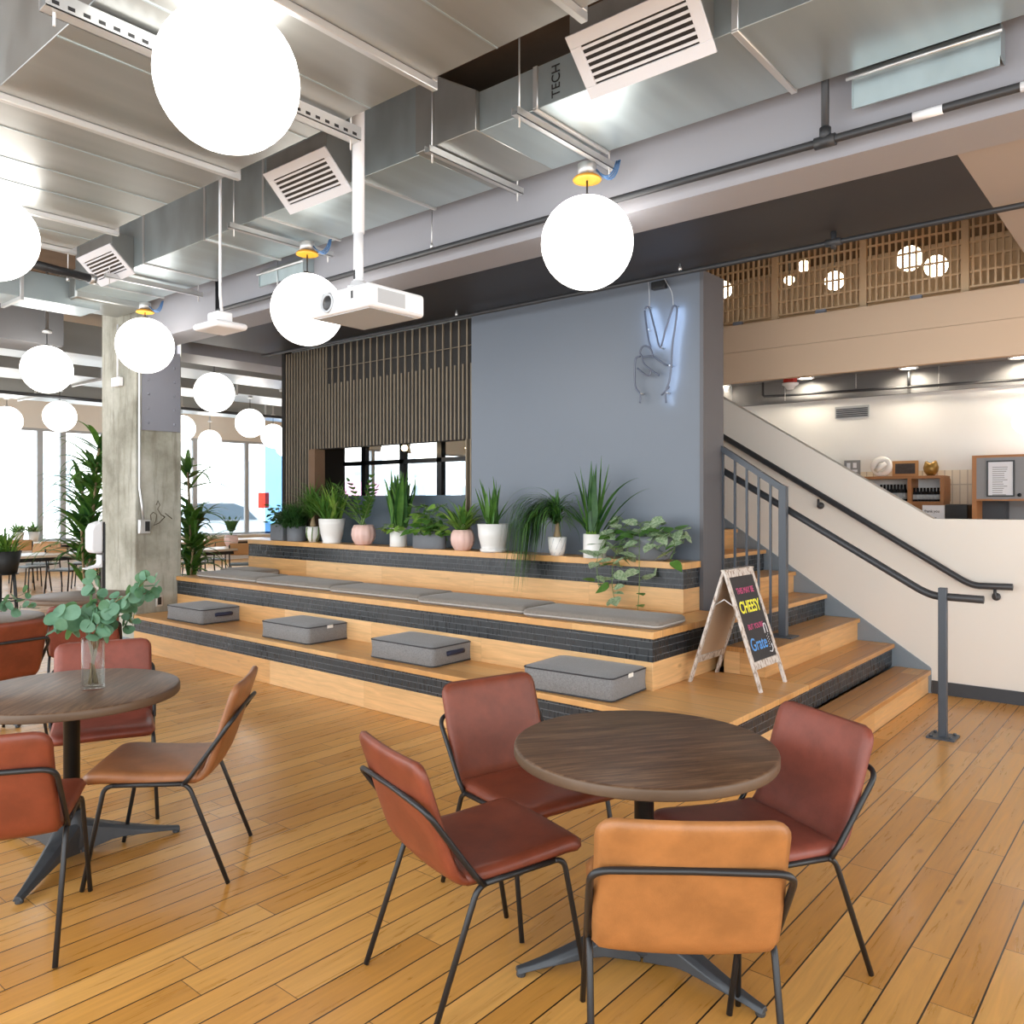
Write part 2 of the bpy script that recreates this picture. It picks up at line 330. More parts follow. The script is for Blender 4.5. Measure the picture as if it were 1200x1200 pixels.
# stair wall with its sloping top
b = NB(); prism(b, [(-.985, 0), (-.985, 1.433), (-1.637, 1.433), (-3.7, 2.712), (-4.6, 2.712), (-4.6, 0)], 7.35, 7.47)
struct('wall_stair', b, M['cream'], bevel=.004)
b = NB(); prism(b, [(-1.645, 0), (-1.645, .2), (-1.66, .215), (-4.6, 2.17), (-4.6, 0)], 7.335, 7.352)
struct('trim_1', b, M['skirt'])
S_('baseboard_stair', M['base'], -1.64, -.98, 7.335, 7.352, 0, .105)
S_('wall_stair_end', M['cream'], -.985, -.975, 7.36, 7.47, 0, 1.43)
b = NB(); box(b, -4.6, 5, 7.35, 7.42, 2.712, 3.0); box(b, -4.6, 5, 7.352, 7.42, 3.003, 3.262)
struct('wall_mezzanine', b, M['tan'])
S_('floor_mezzanine', M['tan'], -4.6, 5, 7.42, 14, 3.12, 3.25)
S_('ceiling_mezzanine', M['deck'], -9, 5, 5.0, 14.2, 5.6, 5.7)
S_('wall_mezzanine_back', M['tan'], -9, 5, 14, 14.1, 3.2, 5.6)
S_('wall_mezzanine_unseen_left', M['tan'], -9.1, -9, 5, 14, 4.2, 5.6)  # unseen side wall, added to keep daylight out of the mezzanine
S_('wall_mezzanine_unseen_right', M['tan'], 5, 5.1, 4.5, 14, 3.3, 5.6)  # out of view too, added to dim the mezzanine
S_('wall_mezzanine_front', M['charcoal'], -9, 5, 4.9, 5.0, 3.48, 5.6)
# back room seen over the stair wall
S_('wall_back', M['white'], -6, 5, 10, 10.15, 0, 2.80)
S_('wall_back_upper', M['greyband'], -6, 5, 9.97, 10.15, 2.80, 3.13)
S_('wall_back_tile', M['ctile'], -4.2, 5, 9.975, 10, .6, 1.92)
S_('wall_back_left', M['white'], -6.1, -6, 7.47, 10, 0, 3.12)
S_('ceiling_back', M['greyband'], -6, 5, 7.42, 9.97, 3.07, 3.12)
# slatted wall: board, recess and opening
b = NB()
box(b, -8.3, -7.76, 5.72, 5.80, .5, 3.33); box(b, -5.32, -5.234, 5.72, 5.80, .5, 3.33); box(b, -7.76, -5.32, 5.72, 5.80, 2.17, 3.33)
struct('wall_slatted', b, M['slatback'])
S_('wall_recess', M['bluedk'], -7.76, -5.32, 5.735, 5.80, .5, 1.637)
b = NB(); box(b, -7.775, -7.66, 5.66, 5.80, 1.1, 2.17); struct('trim_2', b, M['jamb'])
S_('wall_room_left', M['slatback'], -8.36, -8.3, 5.70, 6.6, 0, 4.2)
S_('wall_room_right', M['white'], -4.7, -4.6, 6.0, 24, 0, 3.3)
S_('ceiling_room', M['white'], -8.45, -4.6, 5.8, 24, 3.33, 3.4)
# steel framed partition behind the opening
def window(name, x0, x1, y0, y1, z0, z1, axis, bars, rails, m, w=.05, dep=.07, pane=True):
    """glazed frame in a plane; bars/rails are inner positions"""
    f = NB()
    def seg(a0, a1, c0, c1):
        if axis == 'x': box(f, x0 - dep / 2, x0 + dep / 2, a0, a1, c0, c1)
        else: box(f, a0, a1, y0 - dep / 2, y0 + dep / 2, c0, c1)
    A0, A1 = (y0, y1) if axis == 'x' else (x0, x1)
    seg(A0, A1, z0, z0 + w); seg(A0, A1, z1 - w, z1); seg(A0, A0 + w, z0 + w, z1 - w); seg(A1 - w, A1, z0 + w, z1 - w)
    for q in bars: seg(q - w / 2, q + w / 2, z0 + w, z1 - w)
    for q in rails: seg(A0 + w, A1 - w, q - w / 3, q + w / 3)
    o = struct(name, f, m)
    if pane:
        g = NB()
        if axis == 'x': box(g, x0 - .004, x0 + .004, y0 + .01, y1 - .01, z0 + .01, z1 - .01)
        else: box(g, x0 + .01, x1 - .01, y0 - .004, y0 + .004, z0 + .01, z1 - .01)
        obj('pane', g, M['pane'], o)
    return o
bars = [P(px, 560, y=6.6).x for px in (389, 428, 473, 517, 560)]
window('window_1', -8.9, -5.2, 6.6, 6.6, .5, 2.75, 'y', bars, [P(470, 541, y=6.6).z], M['black'], w=.075)
# the street side: piers, sill wall, header and eight glazed bays
FX = -20.0
ys = [4.4, 7.26, 7.75, 10.98, 12.5, 14.2, 17, 20, 23.9]
S_('wall_facade_header', M['cream'], FX - .25, FX + .05, -1.5, 24, 3.22, 4.2)
S_('wall_facade_sill', M['white'], FX - .25, FX + .05, -1.5, 24, 0, .64)
S_('trim_3', M['white'], FX + .03, FX + .22, -1.5, 24, .62, .67)
for i, (a, c) in enumerate(zip(ys, ys[1:])):
    window('window_%d' % (i + 2), FX, FX, a, c, .66, 3.22, 'x', [], [], M['gplastic'], w=.06)
S_('wall_facade_panel', M['bluefilm'], FX + .06, FX + .1, 13.05, 14.6, .67, 3.2)
S_('wall_facade_pier', M['tan'], FX - .25, FX + .05, -1.5, 4.4, .6, 3.3)
S_('wall_far_end', M['cream'], FX, -4.6, 23.95, 24.1, 0, 4.2)
# concrete column
col = NB(); box(col, -9.42, -8.62, 4.06, 4.58, 0, 4.2)
cc = struct('concrete_column', col, M['concrete'], bevel=.015)
pl = bx('steel_plate', M['plate'], -8.62, -8.607, 4.13, 4.56, 2.34, 3.30, parent=cc)
rv = NB()
for yy in (4.20, 4.49):
    for k in range(6): sphere(rv, (-8.605, yy, 2.42 + .155 * k), .014, 10)
obj('rivet', rv, M['plate'], pl)
b = NB(); box(b, -9.44, -8.6, 4.04, 4.6, 0, .11); bb = obj('column_skirting', b, M['skirt'], cc)
for ln in ([(224, 765), (221, 745), (232, 734), (246, 744), (242, 768), (233, 786), (255, 776), (278, 752)], [(243, 706), (250, 690), (258, 706), (249, 722), (262, 744), (276, 752)], [(278, 738), (305, 760)]):
    b = NB(); tube(b, [P(110 + x / 3.333, 380 + y / 3.333, x=-8.619) for x, y in ln], .005, 6); obj('scratched_doodle', b, M['scratch'], cc)
# outdoors
S_('street_ground', M['asphalt'], -60, -20.25, -20, 50, -.3, -.15)
fb = NB(); box(fb, -40, -34, -20, 8.5, -.15, 12); box(fb, -40, -33.4, 8.8, 20, -.15, 9); box(fb, -40, -34.5, 20.4, 50, -.15, 14)
fo = struct('facade_across_street', fb, M['fac'])
wb = NB()
for k in range(14): box(wb, -33.99, -33.3, -14 + k * 4.2, -12 + k * 4.2, 1.0, 3.4); box(wb, -33.99, -33.3, -14 + k * 4.2, -12 + k * 4.2, 5, 7.2)
obj('facade_window', wb, M['facwin'], fo)
mu = NB(); box(mu, -33.3, -33.25, 24, 29, .3, 2.6); obj('mural_panel', mu, M['pinkpaint'], fo)
# ------------------------------------------------------------------ bleacher seating and staircase
bl = thing('bleacher_seating', 'three stepped oak bleacher tiers banded with black finger tiles below blue wall', 'bleacher', (-5.5, 4.04, 0))
def tier(x1, y0, y1, zt, z0, nose, tz0, tz1, x0=-8.6):
    T = thing_part('tier', bl)
    o = Vector((-5.5, 4.04, 0))
    def add(n, m, X0, X1, Y0, Y1, Z0, Z1, bev=.003):
        bx(n, m, X0 - o.x, X1 - o.x, Y0 - o.y, Y1 - o.y, Z0, Z1, parent=T, bevel=bev)
    add('tread', M['tread'], x0, x1 + .014, y0 - .014, y1, zt - nose, zt)
    add('tile_band', M['tile'], x0, x1, y0, y1, tz0, tz1, 0)
    add('riser', M['riser'], x0, x1 + .002, y0 - .002, y1, z0, tz0)
    if tz1 < zt - nose - .001: add('trim_strip', M['riser'], x0, x1 + .004, y0 - .004, y1, tz1, zt - nose)
def thing_part(name, parent):
    o = bpy.data.objects.new(name, None); COL.objects.link(o); o.parent = parent; return o
tier(-1.94, 4.04, 5.34, .375, 0, .037, .206, .338)
tier(-2.62, 4.52, 5.66, .75, .375, .045, .556, .705)
tier(-2.875, 5.405, 5.66, 1.125, .75, .05, .928, 1.075)
st = thing('staircase', 'oak staircase with alternating wood and dark tile risers climbing behind blue wall', 'stairs', (-2, 6.4, 0))
for n in range(1, 11):
    xr = -1.667 - .28 * (n - 1); z = .1875 * n
    y0 = 5.30 if n == 1 else (5.345 if n <= 4 else 6.0)
    xl = {1: -1.925, 4: -2.6}.get(n, xr - .3)
    b = NB(); box(b, xl, xr + .022, y0, 7.336, z - .035, z)
    if n == 4: box(b, -2.83, xl, 6.0, 7.336, z - .035, z)
    obj('tread', b, M['stread'], st, (2, -6.4, 0), bevel=.004)
    b = NB(); box(b, xl, xr, y0 + .004, 7.336, z - .1875, z - .035)
    obj('riser', b, M['tile'] if n % 2 == 0 else M['riser'], st, (2, -6.4, 0))
# ------------------------------------------------------------------ slats
sl = thing('slat_screen', 'tall screen of thin vertical wooden battens over dark board left of blue wall', 'screen', (-6.8, 5.66, 1.1))
SLX = [-8.29 + .0545 * k for k in range(57)]
for k, x in enumerate(SLX):
    if x > -5.25: break
    top = 3.325 if (k % 2 == 0 or x < -7.55) else 2.90
    z0 = 1.13
    if -7.775 < x < -5.34: z0 = 2.175
    b = NB(); box(b, x, x + .0165, 5.708, 5.722, z0, top)
    obj('batten', b, M['slat'], sl, (6.8, -5.66, -1.1))
b = NB(); tube(b, [(-7.5, 5.665, 3.06), (-5.24, 5.665, 3.06)], .004, 6); obj('tie_rod', b, M['slat'], sl, (6.8, -5.66, -1.1))
b = NB(); box(b, -5.32, -5.305, 5.668, 5.72, 1.13, 2.17); box(b, -5.262, -5.245, 5.668, 5.72, 1.13, 2.17); obj('batten', b, M['slat'], sl, (6.8, -5.66, -1.1))
# ------------------------------------------------------------------ rails
def rel(pts, o): return [Vector(p) - Vector(o) for p in pts]
o = (-2.25, 7.28, 0)
hr = thing('handrail', 'charcoal tube handrail on ball brackets along the cream stair wall', 'handrail', o)
A, B_, C_ = P(838, 506, y=7.28), P(1138, 686, y=7.28), P(1187, 688, y=7.28)
d = (A - B_).normalized()
b = NB(); tube(b, rel([A + d * 1.2, B_ + d * .12] + arc(B_ + d * .1, B_, B_ + Vector((.06, 0, 0)), 5) + [C_], o), .026, 12); obj('rail', b, M['railblack'], hr)
for q in (P(959, 590, y=7.28), P(1166, 697, y=7.28)):
    b = NB(); tube(b, rel([q + Vector((0, .07, -.02)), q + Vector((0, 0, -.03)), q + Vector((0, 0, .04))], o), .011, 8); sphere(b, rel([q + Vector((0, .055, -.02))], o)[0], .032, 14); obj('bracket', b, M['railblack'], hr)
o = (-1.28, 6.04, 0)
pr_ = thing('post_handrail', 'charcoal handrail carried by a square steel post on the floor at stair foot', 'handrail', o)
A, B_, C_ = P(838, 546, y=6.04), P(1088, 697, y=6.04), P(1153, 703, y=6.04)
d = (A - B_).normalized()
b = NB(); tube(b, rel([A + d * .3, B_ + d * .12] + arc(B_ + d * .1, B_, B_ + Vector((.06, 0, -.005)), 5) + [C_], o), .026, 12); obj('rail', b, M['railblack'], pr_)
px_ = P(1106, 700, y=6.04).x - o[0]
bx('post', M['steelpaint'], px_ - .025, px_ + .025, -.05, .0, 0, 1.0, parent=pr_, bevel=.003)
b = NB(); box(b, px_ - .085, px_ + .085, -.11, .06, 0, .012)
for sx in (-.06, .06):
    for sy in (-.085, .035): lathe(b, [(.011, .012), (.011, .024)], 8, (px_ + sx, sy, 0))
obj('base_plate', b, M['steelpaint'], pr_)
o = (-2.35, 5.98, .5625)
ra = thing('stair_railing', 'blue grey steel baluster railing between wall end and bottom post on stairs', 'railing', o)
tp = P(918, 570, y=5.98); tl = P(838, 519, y=5.98); xpost = tp.x
sl_ = (tl.z - tp.z) / (tl.x - tp.x)
b = NB(); prism(b, [(xpost + .02 - o[0], tp.z - o[2] - .0), (xpost - .02 - o[0], tp.z + .02 - o[2]), (-3.3 - o[0], tp.z + sl_ * (-3.3 - xpost) + .02 - o[2]), (-3.3 - o[0], tp.z + sl_ * (-3.3 - xpost) - .025 - o[2]), (xpost - o[0], tp.z - .045 - o[2])], -.025, .025)
obj('top_rail', b, M['steelpaint'], ra)
bx('post', M['steelpaint'], xpost - .028 - o[0], xpost + .028 - o[0], -.028, .028, 0, tp.z - o[2], parent=ra, bevel=.003)
bx('base_plate', M['steelpaint'], xpost - .09 - o[0], xpost + .09 - o[0], -.08, .08, 0, .01, parent=ra)
for k in range(7):
    x = P(903 - 13.9 * k, 600, y=5.98).x; n = max(1, math.ceil((-1.667 - x) / .28)) ; n = int((-1.667 + .022 - x) // .28) + 1
    bx('baluster', M['steelpaint'], x - .008 - o[0], x + .008 - o[0], -.008, .008, .1875 * n - o[2], tp.z + sl_ * (x - xpost) - o[2] - .02, parent=ra)
# ------------------------------------------------------------------ lattice guard of the mezzanine
lat = thing('lattice_guard', 'tan lattice guard panels along the mezzanine edge above the stairs', 'guard rail', (-1.8, 7.45, 3.262))
for k in range(6):
    x0 = -3.80 + .795 * k - .0; x1 = x0 + .795
    b = NB(); zb, zt = .055, 1.02
    nb = 14
    for i in range(nb):
        x = x0 + .03 + (x1 - x0 - .06) * (i + .5) / nb; box(b, x - .008 + 1.8, x + .008 + 1.8, -.012, .012, zb, zt)
    for j in range(9):
        z = zb + (zt - zb) * j / 8
        for i in range(nb):
            xa = x0 + .03 + (x1 - x0 - .06) * i / nb; dz = 0
            box(b, xa + 1.8, xa + (x1 - x0 - .06) / nb + 1.8, -.010, .010, z - .008 + dz, z + .008 + dz)
    obj('lattice_panel', b, M['lattice'], lat)
    bx('post', M['lattice'], x0 - .028 + 1.8, x0 + .028 + 1.8, -.025, .025, 0, 1.06, parent=lat)
    b = NB(); box(b, x0 + .38 + 1.8, x0 + .47 + 1.8, -.02, .02, 0, .05); obj('foot', b, M['plate'], lat)
# ------------------------------------------------------------------ ducts
def ductbox(name, label, loc, dims, m, flanges=(), along='x', struts=(), group=None, fl=.035):
    """sheet duct: dims x0,x1,y0,y1,z0,z1 in world; flanges at positions along it"""
    x0, x1, y0, y1, z0, z1 = dims
    t = thing(name, label, 'duct', loc, group=group); l = Vector(loc)
    def B(n, mm, a): 
        bb = NB()
        for q in a: box(bb, q[0] - l.x, q[1] - l.x, q[2] - l.y, q[3] - l.y, q[4] - l.z, q[5] - l.z)
        return obj(n, bb, mm, t, bevel=.003, segs=1)
    B('duct_body', m, [dims])
    for p in flanges:
        e = fl
        if along == 'x': B('flange', M['strut'], [(p - .016, p + .016, y0 - e, y1 + e, z0 - e, z0), (p - .016, p + .016, y0 - e, y0, z0, z1), (p - .016, p + .016, y1, y1 + e, z0, z1)])
        else: B('flange', M['strut'], [(x0 - e, x1 + e, p - .016, p + .016, z0 - e, z0), (x0 - e, x0, p - .016, p + .016, z0, z1), (x1, x1 + e, p - .016, p + .016, z0, z1)])
    return t, l
ZB = 3.45
big, lb = ductbox('air_duct', 'very wide flat galvanised duct filling the upper left of the ceiling', (-3, 1.9, ZB), (-6.45, 1.2, 1.33, 2.54, ZB, 3.85), M['galv'], [-.9, -1.79, -2.6, -4.19, -5.71, -6.40])
for x in (-1.3, -2.2, -3.0, -3.5, -4.55, -4.95, -5.3, -6.05): 
    sb = NB(); box(sb, x - .004 + 3, x + .004 + 3, 1.335 - 1.9, 2.535 - 1.9, -.004, 0); obj('pressed_rib', sb, M['galv2'], big)
d2, l2 = ductbox('air_duct', 'long galvanised supply duct running along the grey beam and carrying grilles', (-3, 3.66, 3.62), (-3.02, 1.6, 3.33, 4.0, 3.62, 3.84), M['galv2'], [-1.52, -2.62, .4], fl=.012)
b = NB(); box(b, -8.3 + 3, -3.5 + 3, 3.33 - 3.66, 4.0 - 3.66, 0, .42)
obj('duct_body', b, M['galv2'], d2, bevel=.003, segs=1)
b = NB(); prism(b, [(-3.5 + 3, 0), (-3.02 + 3, 0), (-3.02 + 3, .22), (-3.36 + 3, .42), (-3.5 + 3, .42)], 3.30 - 3.66, 4.0 - 3.66); obj('duct_transition', b, M['galv'], d2, bevel=.003, segs=1)
for p in (-4.05, -5.1, -5.9, -6.9, -7.9):
    b = NB(); box(b, p - .012 + 3, p + .012 + 3, 3.318 - 3.66, 4.012 - 3.66, -.012, .42); obj('flange', b, M['strut'], d2)
# stencilled letters on the duct face
def text(s, size, m, name, parent, mat4, ext=.001, sx=1.0, bold=0):
    cu = bpy.data.curves.new('tx', 'FONT'); cu.body = s; cu.size = size; cu.extrude = ext; cu.align_x = 'CENTER'; cu.align_y = 'CENTER'; cu.offset = bold
    to = bpy.data.objects.new('tx', cu); COL.objects.link(to)
    dg = bpy.context.evaluated_depsgraph_get(); me = bpy.data.meshes.new_from_object(to.evaluated_get(dg))
    bpy.data.objects.remove(to); bpy.data.curves.remove(cu)
    me.materials.clear(); me.materials.append(m)
    me.transform(mat4 @ Matrix.Diagonal((sx, 1, 1, 1)))
    o = bpy.data.objects.new(name, me); COL.objects.link(o); o.parent = parent; return o
q = P(652, 100, y=3.328)
mt = Matrix(((0, -1, 0, q.x + 3), (0, 0, -1, -.334), (1, 0, 0, .105), (0, 0, 0, 1)))
text('TECH', .075, M['ink'], 'stencil_lettering', d2, mt, sx=.9)
d3, l3 = ductbox('air_duct', 'galvanised cross duct passing in front of the concrete column top', (-8.66, 1.4, 3.5), (-8.88, -8.44, -1.2, 3.62, 3.5, 3.76), M['galv2'], [.6, 1.9, 2.9], 'y')
b = NB(); box(b, -8.88 + 8.66, -8.3 + 8.66, 3.33 - 1.4, 4.0 - 1.4, .05, .34); obj('elbow', b, M['galv'], d3, bevel=.02)
for i, (x, z, w, lab) in enumerate(((-11.6, 3.5, .9, 'bright galvanised duct in the far room, nearest behind the column'), (-14.0, 3.55, 1.1, 'middle galvanised duct hung across the far room'), (-16.6, 3.5, .8, 'farthest galvanised duct, nearest the street windows'))):
    ductbox('air_duct', lab, (x, 9, z), (x - w / 2, x + w / 2, -1.0, 23, z, z + .4), M['galv'], [1 + 2.4 * k for k in range(9)], 'y', group='ducts across the far room')
# slotted channel hung under the wide duct, and channels under the supply duct
def channel(name, label, a, c, w=.041, slots=0, group=None):
    a, c = Vector(a), Vector(c); t = thing(name, label, 'channel', a, group=group)
    L = (c - a).length; b = NB()
    box(b, -w / 2, w / 2, 0, L, 0, .004); box(b, -w / 2, -w / 2 + .004, 0, L, 0, w); box(b, w / 2 - .004, w / 2, 0, L, 0, w)
    obj('channel_body', b, M['strut'], t)
    if slots:
        s = NB(); n = int(L / .055)
        for k in range(n): box(s, w / 2 - .001, w / 2 + .0015, .02 + k * .055, .045 + k * .055, .014, .028)
        for k in range(n): box(s, -w / 2 - .0015, -w / 2 + .001, .02 + k * .055, .045 + k * .055, .014, .028)
        o = obj('slot', s, M['dkplastic'], t); o['kind'] = 'stuff'
    for yy in (.04, L - .04):
        r = NB(); tube(r, [(0, yy, -.05), (0, yy, 4.2 - a.z)], .005, 6); obj('hanger_rod', r, M['strut'], t)
    return t
channel('hanger_channel', 'slotted steel channel crossing under the wide duct behind the largest globe', (-3.2, 1.17, ZB - .08), (-3.2, 2.62, ZB - .08), .065, 1)
channel('hanger_channel', 'steel channel under supply duct above the hanging globe by projector', (-5.35, 3.2, 3.555), (-5.35, 4.12, 3.555))
channel('hanger_channel', 'steel channel under supply duct above the right globe', (-2.66, 3.2, 3.555), (-2.66, 4.12, 3.555))
channel('hanger_channel', 'steel channel under the left end of supply duct', (-7.36, 3.2, 3.555), (-7.36, 4.12, 3.555))
channel('hanger_channel', 'steel channel under supply duct between projector pole and right globe', (-3.35, 3.25, 3.57), (-3.35, 4.1, 3.57))
# ------------------------------------------------------------------ supply grilles
def grille(name, label, xl, xr, n=6):
    t = thing(name, label, 'air grille', (xl, 3.33, 3.585)); W = xr - xl
    b = NB(); prism(b, [(-.19, .185), (-.19, .30), (.0, .30), (.0, -.005)], 0, W, 'x')
    obj('grille_box', b, M['galv'], t, bevel=.002, segs=1)
    # face frame in the sloping plane; u along x, v down the slope
    T0 = Vector((0, -.20, .19)); D = Vector((0, .205, -.20)); L = D.length; D.normalize(); N = Vector((0, D.z, -D.y))
    mt = Matrix(((1, 0, 0, 0), (0, D.y, N.y, T0.y), (0, D.z, N.z, T0.z), (0, 0, 0, 1)))
    f = NB(); e = .05; h = .012
    box(f, -.01, W + .01, -.01, e, 0, h, 0, mt); box(f, -.01, W + .01, L - e, L + .01, 0, h, 0, mt); box(f, -.01, e, e, L - e, 0, h, 0, mt); box(f, W - e, W + .01, e, L - e, 0, h, 0, mt)
    obj('grille_frame', f, M['grille'], t, bevel=.002, segs=1)
    k = NB(); box(k, e, W - e, e, L - e, .0, .004, 0, mt); obj('grille_shade_sheet', k, M['dkplastic'], t)  # flat dark sheet painted as the shade behind the louvres
    for i in range(n):
        v = e + (L - 2 * e) * (i + .5) / n; s = NB(); w = (L - 2 * e) / n * .21
        box(s, e, W - e, v - w, v + w, .006, .0095, 0, mt); obj('louvre', s, M['grille'], t)
grille('supply_grille', 'large white louvred supply grille at top right of ceiling', -2.27, -1.62)
grille('supply_grille', 'white louvred supply grille above and left of projector pole', -4.78, -4.13)
grille('supply_grille', 'smallest white louvred supply grille near the concrete column', -7.74, -7.09)
# ------------------------------------------------------------------ pipes
def hanger(b, x, y, z0, z1):
    tube(b, [(x, y, z0), (x, y, z1)], .004, 6); lathe(b, [(.012, 0), (.014, .02), (.008, .035)], 8, (x, y, z0))
p1 = thing('sprinkler_pipe', 'black sprinkler pipe with white bands along face of grey beam', 'pipe', (-3, 4.07, 3.36)); O = (-3, 4.07, 3.36)
b = NB(); tube(b, rel([(-7.0, 4.07, 3.72), (-7.0, 4.07, 3.36), (3, 4.07, 3.35)], O), .020, 12); obj('pipe', b, M['blackpipe'], p1)
xt = P(967, 168, y=4.07).x
b = NB(); tube(b, rel([(xt - .05, 4.07, 3.353), (xt + .05, 4.07, 3.353)], O), .030, 14); tube(b, rel([(xt, 4.07, 3.36), (xt, 4.07, 3.42)], O), .028, 14); obj('tee_fitting', b, M['blackpipe'], p1)
b = NB(); tube(b, rel([(xt, 4.07, 3.36), (xt, 4.07, 4.2)], O), .019, 12); obj('riser_pipe', b, M['blackpipe'], p1)
for xa, xb in ((P(1070, 143, y=4.07).x, P(1105, 133, y=4.07).x), (P(1196, 113, y=4.07).x, P(1196, 113, y=4.07).x + .14)):
    b = NB(); tube(b, rel([(xa, 4.07, 3.352), (xb, 4.07, 3.352)], O), .0215, 12); obj('white_band', b, M['wplastic'], p1)
for px in (325, 506):
    b = NB(); hanger(b, P(px, 300, y=4.07).x + 3, 0, .015, .3); obj('hanger_rod', b, M['strut'], p1)
p2 = thing('sprinkler_pipe', 'thin black sprinkler pipe under dark soffit in front of blue wall', 'pipe', (-3, 5.4, 3.265)); O = (-3, 5.4, 3.265)
b = NB(); tube(b, rel([(-8.3, 5.4, 3.265), (-1.9, 5.4, 3.26), (2.5, 5.4, 3.255)], O), .018, 12); obj('pipe', b, M['blackpipe'], p2)
xt = P(977, 275, y=5.4).x
b = NB(); tube(b, rel([(xt - .05, 5.4, 3.262), (xt + .05, 5.4, 3.262)], O), .026, 12); tube(b, rel([(xt, 5.4, 3.22), (xt, 5.4, 3.33)], O), .018, 12); obj('tee_fitting', b, M['blackpipe'], p2)
for px in (535, 797, 700):
    b = NB(); hanger(b, P(px, 340, y=5.4).x + 3, 0, .012, .065); obj('hanger_rod', b, M['strut'], p2)
p3 = thing('sprinkler_pipe', 'dark pipe end with round cap hanging left of the column', 'pipe', (-7.6, 2.6, 3.35)); 
a, c = P(22, 305, z=3.4), P(104, 326, z=3.4)
b = NB(); tube(b, [a - Vector((-7.6, 2.6, 3.35)), c - Vector((-7.6, 2.6, 3.35))], .035, 12); obj('pipe', b, M['blackpipe'], p3)
b = NB(); c_ = c - Vector((-7.6, 2.6, 3.35)); tube(b, [c_, c_ + (c - a).normalized() * .05], .042, 12); obj('end_cap', b, M['strut'], p3)
b = NB(); hanger(b, c_.x - .1, c_.y - .12, .02, .8); obj('hanger_rod', b, M['strut'], p3)
for x, zz_, lab in ((-12.6, 3.8, 'black sprinkler pipe nearest in the far room'), (-15.4, 3.42, 'black sprinkler pipe deepest in the far room')):
    t = thing('sprinkler_pipe', lab, 'pipe', (x, 8, zz_)); b = NB(); tube(b, [(0, -9, 0), (0, 14, 0)], .03, 8); tube(b, [(0, 3.2, 0), (-.6, 3.2, 0)], .025, 8); obj('pipe', b, M['blackpipe'], t)
    for yy in (-5, -1, 3, 7):
        b = NB(); tube(b, [(0, yy, 0), (0, yy, 4.2 - zz_)], .01, 6); obj('hanger_rod', b, M['strut'], t)
t = thing('pipe_valve', 'small red valve on a black pipe in the far room ceiling', 'valve', (-12.6, P(303, 438, x=-12.6).y, 3.8))
b = NB(); sphere(b, (0, 0, 0), .085, 14); tube(b, [(0, -.14, 0), (0, .14, 0)], .05, 10); obj('valve_body', b, M['redpaint'], t)
# sheet metal tray beside the supply duct
def tray(lab, pts, yb):
    q = [P(*p, y=yb) for p in pts]
    l = q[0]; t = thing('sheet_metal_tray', lab, 'metal tray', l)
    xa, xb = q[0].x - l.x, q[1].x - l.x; h = q[0].z - q[2].z
    b = NB(); box(b, xa, xb, -.004, .0, -h, 0); box(b, xa, xb, -.012, .0, -h - .006, -h); box(b, xa - .004, xa, -.012, .0, -h, 0); box(b, xb, xb + .004, -.012, .14, -h * .75, .04)
    obj('tray_plate', b, M['galv2'], t); b = NB(); tube(b, [(xa - .03, -.012, 0), (xb + .01, -.012, 0)], .010, 8); obj('tray_edge', b, M['strut'], t)
    b = NB(); box(b, xa, xb, -.0, .12, .03, .034); box(b, xa, xb, .0, .004, .0, .034); obj('tray_lip', b, M['galv'], t)
tray('galvanised sheet tray fixed to grey beam at the upper right', [(1000, 92), (1172, 40), (1005, 126)], 4.08)
tray('small galvanised sheet tray on grey beam behind the middle globe', [(305, 322), (356, 308), (308, 335)], 4.08)
# ------------------------------------------------------------------ globe pendants
def pendant(px, py, d, label, canopy=True, zc=3.5, r=.27, mat='globe', group='white globe pendants', cable=False):
    rod = None; c = P(px, py, d=d * (1.08 if r == .27 else 1)); t = thing('globe_pendant', label, 'pendant lamp', (c.x, c.y, zc), group=group)
    for (xa, xb, ya, yb, zd) in ((-12.05, -11.15, -1, 23, 3.5), (-14.55, -13.45, -1, 23, 3.55), (-17, -16.2, -1, 23, 3.5), (-6.45, 1.2, 1.33, 2.54, 3.45), (-9.7, -9.1, 4.6, 24, 3.32), (-11, -10.3, -1.5, 4, 3.42)):
        if mat == 'globe' and not canopy and xa - .1 < c.x < xb + .1 and ya < c.y < yb: zc = zd - .04; t.location.z = zc; rod = .04
    h = c.z - zc
    b = NB(); sphere(b, (0, 0, h), r, 40); obj('globe', b, M[mat], t)
    b = NB(); tube(b, [(0, 0, -.01), (0, 0, h + r - .01)], .006, 6); lathe(b, [(.03, h + r - .012), (.03, h + r + .01), (.008, h + r + .02)], 12); obj('cord', b, M['black'], t)
    if canopy:
        b = NB(); lathe(b, [(.05, -.005), (.082, -.012), (.085, -.004), (.07, .012), (.045, .02)], 24); obj('canopy', b, M['yellow'], t)
        b = NB(); lathe(b, [(.055, .02), (.055, .085), (.0, .085)], 20); obj('junction_box', b, M['strut'], t)
    else:
        b = NB(); lathe(b, [(.05, 0), (.05, .03), (.02, .04), (.015, rod if rod else (4.2 - zc if mat == 'globe' else .3))], 14); obj('canopy', b, M['strut'], t)
    if cable:
        b = NB()
        for k in range(3): tube(b, arc((.05, .02, .05), (.13, .05 + .02 * k, -.06 - .015 * k), (.14 + .012 * k, .10, .10), 8), .005, 6)
        obj('cable', b, M['bluecable'], t)
pendant(267, 93, 2.9, 'largest white globe pendant, highest and nearest at the upper left', False, 3.43)
pendant(688, 285, 4.42, 'white globe pendant with yellow canopy hanging in front of blue wall', True, 3.47, cable=True)
pendant(360, 363, 5.72, 'white globe pendant with yellow canopy partly behind the projector', True, 3.46, cable=True)
pendant(170, 405, 7.4, 'white globe pendant with yellow canopy in front of the concrete column', True, 3.44, cable=True)
